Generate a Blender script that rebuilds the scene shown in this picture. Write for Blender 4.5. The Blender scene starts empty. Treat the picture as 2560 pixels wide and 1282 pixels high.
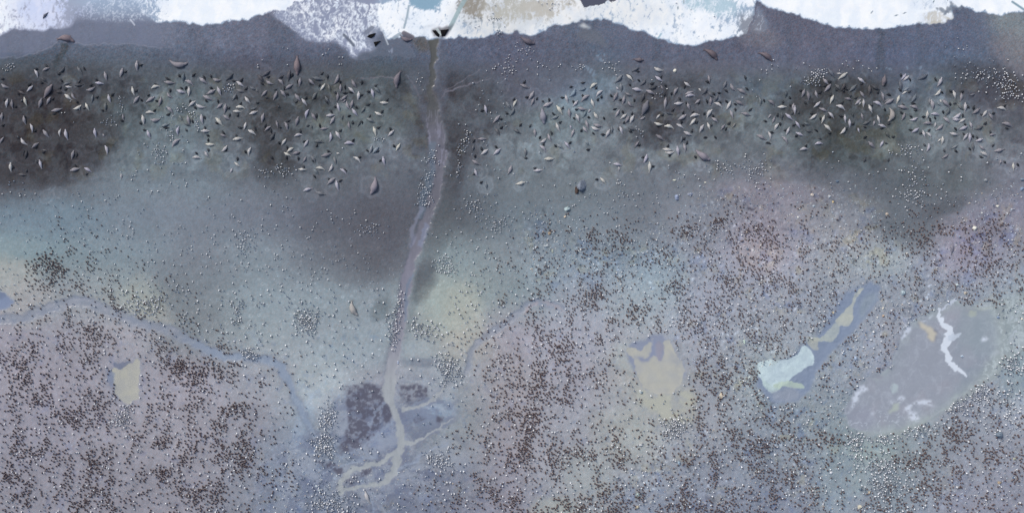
import bpy, math, random
import numpy as np
S = bpy.context.scene
C = S.collection
MPP = 0.12                                   # metres per survey pixel (2560 px wide mosaic)
def wx(px): return (np.asarray(px, float) - 1280) * MPP
def wy(py): return (641 - np.asarray(py, float)) * MPP
# ---------------------------------------------------------------- camera, sky, sun, exposure
cam = bpy.data.cameras.new("drone_camera"); co = bpy.data.objects.new("drone_camera", cam); C.objects.link(co)
CAM_H = 420.0
co.location = (0, 0, CAM_H); co.rotation_euler = (0, 0, 0)
cam.sensor_width = 36; cam.lens = 36 * CAM_H / (2560 * MPP); cam.clip_start = 1; cam.clip_end = 3000
S.camera = co
W = bpy.data.worlds.new("World"); S.world = W; W.use_nodes = True
nt = W.node_tree; sky = nt.nodes.new("ShaderNodeTexSky"); sky.sky_type = 'NISHITA'; sky.sun_disc = False
SUN_EL, SUN_AZ = math.radians(48), math.radians(-40)        # azimuth measured clockwise from +Y (the sea)
sky.sun_elevation = SUN_EL; sky.sun_rotation = SUN_AZ; sky.air_density = 1.0; sky.dust_density = 4.0
bg = nt.nodes["Background"]; bg.inputs[1].default_value = 0.12
nt.links.new(sky.outputs[0], bg.inputs[0])
sun = bpy.data.lights.new("overcast_sun", 'SUN'); sun.energy = 1.5; sun.angle = math.radians(14); sun.color = (1, .965, .92)
so = bpy.data.objects.new("overcast_sun", sun); C.objects.link(so)
so.rotation_euler = (math.pi/2 - SUN_EL, 0, -SUN_AZ + math.pi)
so.location = (0, 0, 60)
S.view_settings.view_transform = 'Standard'; S.view_settings.look = 'None'
S.view_settings.exposure = 0.2; S.view_settings.gamma = 1; S.view_settings.use_curve_mapping = False
# light that a flat patch of albedo 1 sends back under this sky and sun (measured once)
E_FLAT = np.array([1.065, 1.05, 1.11])
def lin(c):
    c = np.asarray(c, float) / 255
    return np.where(c <= .04045, c / 12.92, ((c + .055) / 1.055) ** 2.4)
def alb(c): return np.clip(lin(c) / E_FLAT, .004, .93)
rng = np.random.default_rng(7); R = random.Random(7)
# ---------------------------------------------------------------- survey data
# seals measured on the mosaic, per survey tile (origin x, origin y): head x y, tail x y in eighths of a pixel, tone
COWS = {
(0,140): "685 285 750 430 Wr;850 300 995 240 G;1180 330 1285 220 Dr;1545 220 1640 360 D;2085 320 2130 495 G;2450 250 2400 425 G;30 560 175 630 Gl;655 600 535 710 W;1270 580 1410 540 D;1310 610 1435 625 W;1495 590 1660 580 D;1905 540 2070 560 W;1730 680 1895 625 Gr;370 700 510 775 D;155 865 130 1030 W;240 880 260 1060 G;480 825 530 990 W;830 850 775 1035 G;1015 825 935 970 G;1110 710 1260 745 D;1440 740 1520 865 Gl;1295 770 1435 880 W;1855 780 1840 930 D;2165 775 2215 935 W;1620 985 1465 1060 Wl;1710 945 1775 1085 W;1030 1100 1235 1055 G;2110 930 2110 1100 D;45 1140 40 1300 G;2460 1165 2470 1290 G;470 1200 515 1370 G;815 440 935 530 D",
(320,140): "180 100 185 300 G;1115 350 1110 530 D;725 520 930 545 G;1140 500 1305 600 Gr;1430 440 1575 550 G;1700 455 1860 480 Gl;2100 350 1970 485 D;2170 515 2315 615 W;470 655 635 615 Wr;80 620 125 790 W;975 685 1145 735 W;1220 620 1210 805 W;790 740 890 840 Gl;1745 680 1575 765 G;1785 625 1855 790 W;220 810 110 950 G;535 820 360 925 G;660 820 615 1000 G;1500 800 1690 885 G;2170 670 2330 720 D;2440 620 2560 680 D;2160 760 2090 890 D;2340 820 2445 945 W;1350 905 1215 1010 W;1365 965 1540 1025 Wl;1890 955 1775 1050 G;1960 960 1935 1140 G;2160 1035 2335 1055 Wr;2100 1110 2260 1125 W;2430 1165 2590 1110 W;2450 1060 2570 1040 D;355 1145 535 1155 Wr;780 1020 900 1145 G;285 1185 315 1370 W;450 1270 640 1260 Gl;1020 1180 1100 1300 D;1190 1190 1230 1370 G;1465 1170 1495 1360 W;1900 1185 2045 1290 G;1750 1240 1890 1395 W",
(640,140): "30 380 160 530 D;280 300 130 410 D;205 490 350 560 Gl;440 480 545 590 Gr;680 290 650 500 D;735 570 580 670 G;880 440 865 605 G;1120 430 1350 480 D;1060 465 1175 580 G;1640 370 1555 560 Gr;1375 560 1285 690 W;1440 570 1490 710 D;1690 570 1690 720 G;1915 480 2015 640 G;1850 635 1970 750 W;2310 665 2350 835 W;2365 630 2480 750 D;220 690 110 810 G;420 710 345 880 G;490 690 600 830 G;780 765 895 905 G;915 860 1015 990 W;1215 730 1125 880 D;1385 810 1470 935 D;1635 735 1620 905 G;1820 790 1690 890 G;2050 715 2035 885 W;1800 865 1740 935 g;1820 910 1890 1075 Gl;1930 885 1890 1050 G;1625 950 1670 1115 W;1925 1060 2030 1200 W;2180 1020 2110 1135 D;2380 1120 2530 1190 W;2480 930 2645 940 W;1060 1075 1005 1250 Wl;1110 1145 1200 1290 G;1405 1195 1570 1180 W;155 1150 120 1330 G;850 1220 800 1395 G;1570 1215 1480 1365 G;1730 1180 1720 1280 D;2210 1250 2370 1330 D;10 660 40 730 D",
(0,300): "600 85 640 245 Wr;860 200 980 350 G;1220 185 1200 325 Wl;1310 190 1355 390 W;1890 170 1925 345 W;2055 280 2095 340 g;75 345 0 470 G;425 365 540 490 Wl;775 460 640 565 G;530 610 505 770 D;850 600 945 620 D;1475 610 1435 785 G;2095 515 2140 685 Wr;215 850 225 1035 W;785 800 830 970 W;1405 1015 1595 970 G;1685 960 1825 1040 W;370 1090 520 1110 D;2420 1075 2425 1175 w",
(320,300): "385 210 450 365 W;670 130 820 85 D;1020 135 1005 305 Wl;1040 390 890 540 Gr;1120 70 1240 120 D;1460 225 1630 225 W;2360 50 2315 195 W;2400 205 2550 295 W;1850 290 1975 345 G;2100 395 2280 370 W;1555 480 1735 490 W;1975 510 1865 630 Wr;1535 625 1620 745 W;1285 760 1460 775 Wr;2460 555 2420 705 Wl;2130 845 2245 940 W;2090 965 2045 1060 w",
(640,300): "295 130 175 220 G;400 20 440 160 G;570 50 620 205 Gr;285 410 375 260 D;600 380 515 500 W;770 330 930 305 Wr;1045 400 955 545 W;1280 190 1440 170 G;1130 180 1090 70 D;1480 255 1470 430 Wr;1590 230 1685 375 W;1160 440 1350 460 Dr;1770 480 1965 485 Wr;1860 40 1900 190 Gl;2090 20 2040 130 D;2345 140 2400 315 W;750 560 620 645 W;560 650 695 715 W;875 635 725 675 G;1000 730 935 850 G;1090 730 1180 850 Dr;1310 720 1500 670 G;1610 665 1680 680 w;1560 740 1600 880 D;1950 745 2085 855 Wr;2320 510 2270 670 D;2450 540 2330 670 D;855 985 1000 995 W;1200 965 1370 1000 Wr;1520 885 1450 1030 Wr;1680 985 1805 1090 Wr;1140 985 1250 1090 D;1580 1165 1430 1295 G;1605 1210 1650 1410 W;2540 730 2580 900 W;950 1420 1120 1368 W;1200 1440 1380 1490 D",
(960,300): "200 210 80 325 W;325 470 240 615 W;1885 385 2050 385 G;2320 -95 2185 55 G;2220 160 2310 300 D;2080 590 1940 695 W;2335 575 2190 700 W;1790 500 1775 620 D;1765 805 1920 895 G;1815 985 1875 1135 W;2550 910 2480 1080 G;2040 1240 2060 1380 D",
(1120,140): "735 985 770 1155 W;1450 570 1620 645 G;1715 710 1620 870 G;1720 840 1665 995 G;1375 885 1305 1020 W;1160 920 1260 1070 D;1330 1050 1240 1195 D",
(1280,140): "625 1010 805 940 G;1075 780 1120 940 W;1260 660 1150 815 Dr;1480 640 1355 690 D;1705 555 1570 655 Wr;1815 700 1690 820 Wr;1550 795 1395 915 Gr;1320 900 1225 1010 W;1590 870 1655 1030 W;890 1000 1005 1170 W;1140 1060 1165 1235 G;1310 1030 1490 1075 G;1490 1090 1420 1230 D;1280 1165 1345 1320 W;1645 1135 1735 1270 W;930 1200 780 1265 D;1560 1060 1535 1135 g;2210 380 2065 535 D;2290 380 2415 495 W;2540 235 2410 310 D;2085 620 2145 685 w;2170 540 2190 710 D;2110 730 2035 900 G;2260 730 2410 800 D;2250 800 2215 970 G;2325 900 2420 1015 Gl;2410 660 2600 700 W;2150 1075 2070 1220 G;2290 1165 2170 1260 W;2345 1210 2265 1350 G;2440 1190 2365 1345 W",
(1600,140): "290 230 460 290 Wl;310 410 450 510 W;115 470 15 590 D;340 600 190 660 D;415 590 480 685 g;120 690 290 765 G;90 750 35 910 D;765 645 685 785 Gl;885 525 1010 615 W;1365 390 1395 540 G;1175 650 1230 715 w;1340 640 1250 770 D;905 770 1070 715 G;915 820 1095 800 Wr;520 840 500 1050 G;685 955 860 940 W;950 930 1000 1080 G;1205 870 1100 960 G;1360 720 1470 830 D;1415 825 1410 990 G;1560 790 1490 920 D;1485 945 1640 1045 Wr;1815 910 1735 1070 W;1820 560 1915 700 Gl;1950 665 2125 770 G;1910 890 2075 985 G;2390 830 2410 990 D;1730 500 1670 650 D;2030 1140 2205 1195 G;1805 1090 1865 1245 G;1450 1080 1345 1240 Wl;1010 1220 1190 1190 Wr;925 1180 765 1275 G;520 1130 640 1175 D;405 1170 325 1260 W;1435 1235 1560 1330 G;100 1215 0 1275 G;1110 1250 1000 1380 W",
(1920,140): "1210 270 1320 430 D;1380 350 1480 355 w;1590 335 1410 465 W;1105 450 1210 575 G;1255 570 1130 715 G;1800 440 1940 545 W;2070 590 2230 680 D;2035 580 2020 780 D;1340 570 1455 690 D;1550 545 1470 690 D;1770 580 1620 720 D;735 670 680 825 G;790 710 810 890 G;360 690 350 830 D;950 700 990 840 G;1315 790 1245 950 W;1535 850 1685 885 G;1845 710 1940 840 G;1850 865 1740 975 G;1860 920 1815 980 w;1915 865 1910 1025 W;2275 730 2310 890 G;2110 925 2275 1015 Wr;2460 850 2330 920 D;2510 865 2340 960 G;1045 915 915 1030 W;0 895 125 1000 Gr;195 1025 370 1020 W;520 950 490 1090 G;540 990 540 1165 W;1030 1050 1180 1115 G;1365 1000 1530 1080 Wr;2020 980 2085 1135 W;350 1155 490 1280 W;1210 1130 1315 1245 W;970 1165 835 1270 W;1130 1190 1075 1345 W;60 1170 0 1250 G;130 1220 90 1340 G;280 1130 280 1270 D;1540 1180 1555 1330 W;1870 1150 1910 1270 G;1690 1130 1710 1230 D;2190 1190 2235 1350 W",
(2240,140): "205 360 105 480 W;260 400 145 495 W;635 370 450 470 D;920 430 835 610 W;85 490 110 700 D;220 705 125 765 w;250 640 150 700 D;885 670 770 790 Wr;1145 700 1185 855 W;1310 745 1285 910 G;1575 760 1470 795 D;70 790 20 950 W;400 780 310 930 D;670 850 660 970 D;700 880 735 1075 G;880 870 915 945 w;920 880 1065 1025 G;820 930 900 1005 D;1385 935 1380 1115 W;1240 965 1350 1080 D;40 1010 240 1060 G;280 1010 450 1080 Gr;2030 1045 2200 1090 Wr;1680 1050 1525 1160 G;1815 1090 1720 1215 W;1860 1150 1945 1280 G;180 1140 120 1290 G;630 1100 615 1260 W;700 1170 870 1195 Wr;1070 1040 1000 1190 D;1290 1140 1125 1240 Wl;1130 1270 1290 1275 W;1390 1260 1260 1340 W;430 1225 280 1280 Wl;950 1230 1080 1345 G",
(1280,300): "885 60 955 235 W;1160 110 1190 180 w;450 180 465 330 G;1245 190 1195 340 G;1420 140 1510 260 G;1480 10 1535 180 G;1630 85 1800 130 G;1590 130 1755 185 Wl;2000 120 2000 270 D;1955 190 1880 345 W;2155 130 2210 285 W;2315 150 2480 210 D;2540 430 2460 550 G;720 280 785 430 G;680 370 550 450 Wl;550 520 670 640 Wr;1050 435 1155 565 W;895 470 1020 570 D;1465 400 1540 515 D;30 190 170 270 D;270 570 270 720 D;650 780 840 775 W;435 1015 605 1000 W;2030 880 2190 915 W;2130 930 2145 1020 w;1765 1160 1875 1275 W;260 1245 80 1285 W",
(1600,300): "295 50 460 85 Wl;490 130 670 175 Wr;730 85 870 170 W;880 235 1040 305 W;1275 100 1195 250 W;1350 60 1400 195 W;1700 95 1620 205 G;320 300 475 410 G;830 330 815 460 D;455 580 645 605 W;510 640 680 635 Wl;745 525 770 710 W;875 475 910 635 G;140 690 75 860 W;190 840 185 1045 W;2340 300 2515 395 G;1920 60 1850 160 D",
(1920,300): "220 75 140 210 Wl;430 150 365 300 W;550 30 640 165 W;710 50 840 100 D;560 250 710 315 W;275 335 385 480 Gr;0 240 45 385 Wr;745 200 880 245 D;940 490 1095 480 Wr;640 605 800 590 Wr;1125 95 1255 220 W;1540 150 1440 275 Wr;1630 -10 1640 150 W;1800 160 1830 250 w;2130 20 2105 110 G;2210 95 2365 145 W;2350 230 2440 360 D;2010 430 2140 560 G;2310 420 2245 540 W;1900 90 2040 30 D",
(2240,300): "550 80 730 90 Gr;785 50 775 150 w;940 95 800 205 G;455 165 320 250 W;540 210 590 355 W;605 255 705 370 Wr;1430 125 1265 195 W;1475 40 1525 180 G;1740 120 1580 185 D;1075 260 1250 290 W;1440 270 1345 405 W;1480 265 1475 440 W;1740 375 1590 420 W;935 330 920 485 W;900 380 840 435 w;2120 70 2320 150 Gr;1865 320 1990 300 Gr;1235 500 1115 570 D;1540 450 1550 610 D;1670 510 1785 600 G;650 470 610 630 Wr;1690 645 1845 730 W;1970 630 2160 590 G;1045 685 925 765 G;2110 790 2070 900 G;2345 860 2355 1010 W",
(0,0): "7312 9800 7408 10040 W;19040 4848 19024 5080 D"}
PUPS = {
(0,140): "690 270 765 275;880 160 985 230d;1140 360 1220 360;1670 210 1720 300;2475 330 2540 300;15 475 100 465;545 600 625 555;800 510 880 545;1220 460 1265 530;1550 550 1610 465d;1890 465 1965 500;1790 595 1850 580;1165 650 1230 605;1275 690 1345 655;340 740 390 785;65 860 110 920;280 1000 340 1040;410 920 460 860d;1030 890 1090 840;1530 890 1580 955;1905 845 1970 805;2225 820 2285 750;1635 1030 1720 1035d;2025 1075 2080 1120;1040 1160 1130 1165;490 1190 530 1240",
(320,140): "215 200 300 175;745 420 845 475;1015 360 1060 430;1275 420 1350 355;1490 390 1550 480;1645 370 1680 445;2065 490 2160 500;2225 530 2300 445;525 545 600 585;140 720 190 675;1035 630 1105 675;1180 605 1150 690;860 660 840 740;1625 635 1700 670;2320 690 2390 615;380 800 435 770;235 860 290 915;550 895 605 905;1540 865 1600 925;2180 790 2185 880;1240 870 1230 945;1315 995 1375 1075;1795 870 1805 950;2215 1000 2270 930;495 1110 560 1060;760 1185 845 1140;1985 1070 2045 1025d;2045 1145 2030 1225;2165 1210 2215 1155;1515 1190 1555 1270;1280 1250 1300 1350d",
(640,140): "200 430 280 410;80 520 165 595;455 440 550 395;740 340 700 440;840 470 825 550;1040 500 1100 590d;1285 380 1350 330;1440 370 1435 470;1670 480 1685 560;1285 555 1255 635;560 600 550 700;350 680 420 665d;590 740 660 795;165 825 250 855d;1790 580 1790 680;1540 700 1610 770d;1720 745 1830 745;1850 725 1940 755;2115 490 2110 575;2360 610 2430 580d;2210 710 2300 725;2080 800 2140 780;780 950 840 900d;970 870 1020 810;1150 870 1210 800;1370 900 1445 970;1550 1020 1615 995;2195 990 2285 960;1970 1000 2040 1060;1470 1080 1525 1155;1220 1145 1225 1255;1835 1225 1900 1190;2500 1150 2550 1090;0 945 70 940;440 990 480 1035d;2610 910 2645 860;2300 1170 2260 1240d",
(0,300): "680 245 715 185;25 110 85 95;340 310 395 370d;690 575 760 545;460 600 470 710;840 645 900 655;1525 640 1520 745;260 910 285 980;705 795 775 850d;540 985 530 1055d;1490 880 1545 945;1690 1065 1765 1065d;2410 0 2475 30",
(320,300): "240 40 270 90;290 190 370 205;700 150 820 160;1150 180 1190 230d;1280 0 1310 60;1520 130 1560 190d;1740 50 1810 90;1570 290 1630 320;1610 375 1605 440;1880 210 1955 290;2190 140 2300 155;2150 280 2180 350d;2520 130 2560 220;1585 570 1610 640d;1945 640 1990 570;1340 640 1405 695;2340 600 2375 675;2195 735 2185 825",
(640,300): "180 170 215 80;310 170 320 280;590 40 690 0;450 150 515 165;880 270 890 185;1010 140 1070 110d;1280 70 1290 170;1650 230 1715 190;440 435 490 490;945 450 985 425;1190 540 1230 480;1920 440 1970 380;2400 155 2485 140;610 510 625 600;620 720 625 795;800 680 880 650;280 730 350 795;840 730 845 810;1410 600 1490 640;1110 770 1140 840d;1950 90 1935 20;2110 20 2130 80;2190 600 2255 640;2395 645 2470 620;2040 745 2105 745;2465 840 2510 785;930 900 970 970d;1740 975 1820 1025;1140 1100 1200 1170;1440 1160 1470 1225;1650 1250 1730 1200",
(960,300): "110 150 135 215;185 495 225 545;2310 180 2380 130;1830 385 1775 465;1940 530 1965 630;2215 510 2275 570;1835 690 1820 770;1775 1100 1815 1045d;1920 1265 1970 1235",
(1120,140): "645 1115 720 1100;1490 550 1550 485;1540 830 1610 820;1760 890 1800 830;1290 885 1335 840;1150 1115 1220 1165;1040 1270 1090 1265",
(1280,140): "1155 640 1215 620;1370 540 1465 525;1650 665 1705 610;1410 770 1430 830;965 835 1050 835;730 840 735 920;600 890 640 930d;1205 890 1235 960;1770 850 1800 790;1710 910 1740 850;990 1065 1025 1015d;800 1130 865 1175;1255 1065 1320 1070;1505 1225 1565 1245;1215 1225 1270 1275;1820 1220 1860 1280;2340 375 2410 440;2490 310 2550 320;2340 570 2380 610;1970 770 2010 820;2130 890 2200 860;2435 860 2440 915;2015 1080 2100 1055;2200 1090 2230 1160;2380 1185 2410 1120;2510 480 2560 520",
(1600,140): "400 465 445 400;190 560 285 535;495 560 520 630;500 730 490 820;640 730 625 790;225 770 275 800;890 570 880 660;1300 510 1390 560;1450 730 1500 800;1565 735 1605 740;1680 680 1760 740;2085 390 2120 490d;2105 630 2175 700;770 830 810 900;920 910 940 970;1190 910 1165 970;1320 870 1345 960;1560 920 1630 945;1700 880 1760 945;1875 960 1935 985;1905 1040 1915 1110;2170 1115 2245 1045;2460 870 2490 930;1270 1185 1305 1120;1040 1160 1085 1105;840 1165 880 1105;1440 1170 1490 1225;620 1110 690 1060;420 1195 475 1160",
(1920,140): "1200 515 1270 520;1090 615 1180 580;1345 650 1400 700;1545 640 1600 690;1510 680 1530 720;1845 580 1895 560;2305 600 2350 590;2180 760 2225 705;2370 775 2460 805;615 690 690 695;430 810 460 860;1000 760 1080 715;1240 820 1275 740;1640 760 1650 830d;1730 850 1780 830;720 900 785 970;280 950 310 890;430 960 455 1020;900 900 930 970d;1415 970 1510 910;2185 900 2250 930;2090 950 2085 1020d;2320 1040 2360 1110;170 1220 205 1150;590 1170 630 1110d;850 1150 905 1160;1190 1200 1250 1240;1415 1190 1505 1225;1040 1220 1060 1290;480 1170 500 1130d",
(2240,140): "100 350 100 430;260 440 285 520;785 420 820 510;50 650 105 720;230 750 305 700d;890 720 945 755;1060 685 1130 730;1290 720 1360 700;300 945 395 960;130 950 180 1010;730 1060 760 990;1065 935 1085 1000;1150 960 1195 955d;1425 1000 1465 1050;1550 1090 1570 990;2160 1030 2205 980;1700 1165 1740 1175d;1920 1165 1980 1145;350 1090 430 1105;75 1110 145 1165;285 1195 325 1220;510 1230 590 1220;770 1210 800 1270;940 1090 950 1160;1340 1150 1335 1240;660 1250 690 1280",
(1280,300): "145 140 200 70;930 60 990 35;345 150 380 100d;770 220 795 310;1370 240 1400 180;1610 240 1655 290;1770 290 1865 290;2120 150 2145 220d;2330 220 2410 250;2520 510 2560 490;550 380 580 330;610 515 645 455;850 490 900 545;1145 480 1190 445;1480 595 1560 580;240 765 320 770;420 960 490 945d;1660 1190 1730 1190;2220 60 2250 30",
(1600,300): "330 105 400 130;530 45 565 95;810 10 830 80;1105 80 1165 25;1010 250 1045 190;1410 130 1430 65d;1735 85 1810 35;1715 225 1745 145;1270 370 1350 350;1490 330 1520 375;850 400 915 360;920 500 960 420;535 545 575 490;575 740 625 690;1100 720 1130 760;230 920 290 920;40 750 80 740d;2470 20 2540 40;2535 465 2560 455",
(1920,300): "235 50 245 115;485 130 555 95;680 90 730 130;310 220 390 175;540 345 595 295;30 250 120 265;925 195 1000 245;0 460 50 480;740 550 780 490;1010 365 1060 390d;1210 250 1250 260;1545 210 1590 150;1680 100 1720 60;1910 130 1970 165;1910 380 1985 335;2390 85 2450 65;2240 180 2310 175;2480 340 2530 325;2330 450 2390 475d;1920 850 1955 740d;2400 840 2425 770d",
(2240,300): "250 190 340 200;460 290 530 265d;640 235 690 185d;1160 150 1210 220;1360 60 1415 115;1745 90 1815 35;2185 150 2260 180;1335 255 1385 300;1520 300 1545 355;1605 320 1630 380d;1890 220 1900 260d;1170 590 1240 650;1455 550 1495 610;550 470 600 530d;1670 710 1750 755;2150 820 2200 870;2425 865 2460 920;670 0 685 40;960 590 980 640d;1930 540 1970 490d"}
# bulls: head x y, tail x y, width, bend, sRGB tone, label
BULLS = [
(186,106,143,99,15,-.16,(112,96,104),"brown bull seal lying where the left wave wash ends"),
(131,211,110,245,13,0,(104,97,104),"brownish bull seal lying slanted among grey cows near left photo edge"),
(470,157,424,151,13,.2,(120,118,128),"grey bull seal curved like a bowl, alone above the left herd"),
(743,189,743,141,15,0,(100,86,92),"brown bull seal pointing straight at the sea, flippers spread, above left herd"),
(992,221,1002,179,14,.12,(92,88,100),"dark grey bull seal at the right end of left herd, near stream mouth"),
(1031,98,1001,88,9,.22,(92,84,96),"brown bull seal curved along the foam edge just left of stream mouth"),
(1338,110,1302,93,12,.08,(70,64,78),"dark bull seal on wet sand below the foam, right of the stream mouth"),
(1793,152,1760,125,14,-.12,(72,60,68),"dark brown bull seal alone on wet sand below the foam bulge"),
(1931,155,1896,133,12,-.12,(76,66,76),"dark brown bull seal with thin tail, right of the foam bulge"),
(1610,150,1584,148,9,.05,(84,76,86),"small dark bull seal on wet sand above the right herd"),
(1360,311,1355,271,15,0,(120,124,142),"blue grey bull seal among pale cows, nearest the stream in right herd"),
(1620,251,1605,289,15,0,(84,88,100),"dark grey bull seal upright amid the crowded right herd"),
(2220,304,2224,270,13,-.25,(140,138,134),"pale bull seal curved to the right, among cows of the right herd"),
(1776,400,1740,376,16,.06,(122,118,132),"lilac grey bull seal at inland edge of right herd, scuffed sand below"),
(926,486,938,444,16,-.1,(126,120,134),"lilac grey bull seal alone at inland edge of left herd"),
(896,788,880,752,14,.16,(172,172,168),"cream bull seal alone on pale sand, inland, left of the stream"),
(2207,216,2213,188,11,0,(88,82,90),"dark brown bull seal at the surf side of right herd, black pup below it"),
(107,47,120,32,6,.05,(58,66,86),"dark seal swimming in white foam near upper left photo corner")]
# chick counts (tens) per 80 px cell, rows from y=480 down; white penguin counts likewise
CHICKS = ["00000000000000000000001111001100","01100000000000001333144543334142","05421000000000013442134554314263",
"12442100000000012345145544122121","22433310000000124341255541220000","54412653100000035651025321210001","45531554100000046531014521100011",
"55524555100000156432245542111442","54542457200000256553356543135544","64554565200002355354466554145544"]
ADULTS = ["22321011000000222223311000002321","13433333221101333334333322211111","23343322333200443333333333332233",
"33444433343200543333333333333323","22223343322102343343333333331111","22222222223211232231123333220001","22232222111101232232123333330024",
"33233333211101132223323333321344","33333333322202233333333333354334","33333333334223333343333334454333"]
CLUMPS = "112 655 20 14 60;145 680 16 12 40;228 822 10 8 25;70 905 14 40 110;225 880 12 40 70;450 918 14 14 60;500 935 30 22 80;600 1020 18 12 60;185 1040 35 14 80;400 1105 16 12 45;610 1150 18 22 110;235 1165 14 25 80;415 1180 10 8 35;25 1190 16 16 60;200 1260 22 20 80;490 1230 20 18 70;1340 960 12 25 70;1400 870 30 18 110;1330 1050 20 35 160;1310 1120 14 20 70;1395 1150 24 20 90;1555 1150 20 14 50;1590 780 16 14 60;1490 740 14 14 45;1685 715 12 10 40;1890 580 22 16 70;1720 575 14 12 45;1800 555 12 12 40;2330 575 45 10 60;2480 570 20 20 60;2470 660 40 25 120;2290 620 25 18 50;1545 600 20 14 40;1480 590 16 10 30;1900 1110 26 14 70;1960 1190 30 25 80;2390 1090 30 22 110;2290 1150 24 20 70;1700 1260 25 20 80;1460 1265 14 18 50;1420 1260 16 16 50;1285 1250 10 20 50;1540 1270 24 12 60;2080 1100 26 12 50;1800 950 30 40 90;1840 700 30 30 70;1650 650 30 20 60"
# penguin flocks: x y rx ry count, note
FLOCKS = [
(2448,186,40,17,44,"dense flock on dark sand at right photo edge below the waves"),(2512,206,46,32,84,"dense flock on dark sand at right photo edge below the waves"),(2532,238,26,18,24,"dense flock on dark sand at right photo edge below the waves"),
(2030,198,17,10,36,"tight flock on dark sand at surf side of right herd"),(2052,183,14,6,16,"tight flock on dark sand at surf side of right herd"),
(1081,392,9,22,16,"flock wading along the upper stream"),(1082,400,14,8,10,"flock wading along the upper stream"),(1073,440,11,14,14,"flock wading along the upper stream"),(1066,478,12,18,28,"flock wading along the upper stream"),(1060,505,12,10,18,"flock wading along the upper stream"),
(572,222,9,7,14,"small flock between cows in left herd"),(450,273,12,4,9,"row of penguins curving between cows of left herd"),(483,287,8,6,9,"row of penguins curving between cows of left herd"),(492,308,4,16,9,"row of penguins curving between cows of left herd"),
(1888,428,26,26,60,None),(1810,425,22,14,20,None),(2262,375,24,13,30,None),(2285,445,30,40,42,None),(2285,487,40,16,40,None),(926,572,30,13,28,None),
(612,605,22,36,60,None),(768,800,20,24,105,None),(998,760,8,30,30,None),(985,820,12,30,60,None),(1062,825,30,22,70,None),(1112,665,18,16,55,None),(1122,918,22,28,105,None),(370,762,28,20,80,None),(310,1042,18,22,75,None),(820,1045,16,28,75,None),(808,1112,24,20,100,None),(1102,1148,24,20,70,None),(828,1255,38,26,150,None),(1690,1068,22,24,105,None),(2530,910,26,28,75,None),
(2205,1093,20,10,30,None),(2295,1072,44,12,60,None),(2385,1015,30,16,50,None),(2450,990,42,24,90,None),(2210,1200,44,72,260,None),(2140,1110,18,36,70,None),(2520,1030,40,40,80,None),
(597,770,11,13,22,None),(590,800,14,9,12,None),(627,885,13,9,36,None),(1168,340,6,16,16,None),(1153,370,6,16,18,None),(1147,420,5,24,12,None),(945,349,16,3,8,None),(397,385,20,18,28,None),(428,340,6,14,9,None),(710,425,18,12,24,None),(660,430,16,10,12,None),(20,170,11,7,13,None),(303,262,6,18,14,None),(275,305,22,5,12,None),(1550,457,8,6,7,None),(1560,490,14,8,9,None),(1245,558,18,14,36,None),(1185,515,14,18,30,None),(1268,172,40,16,26,None),(1310,128,20,14,14,None),(1250,84,8,8,9,None),(1368,165,40,14,10,None),(1450,168,10,6,10,None),(1530,165,20,14,14,None),(1655,225,10,16,9,None),(1240,45,20,12,9,None),(1390,10,30,8,10,None),(330,440,20,14,6,None),(1600,330,10,10,9,None)]
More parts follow.
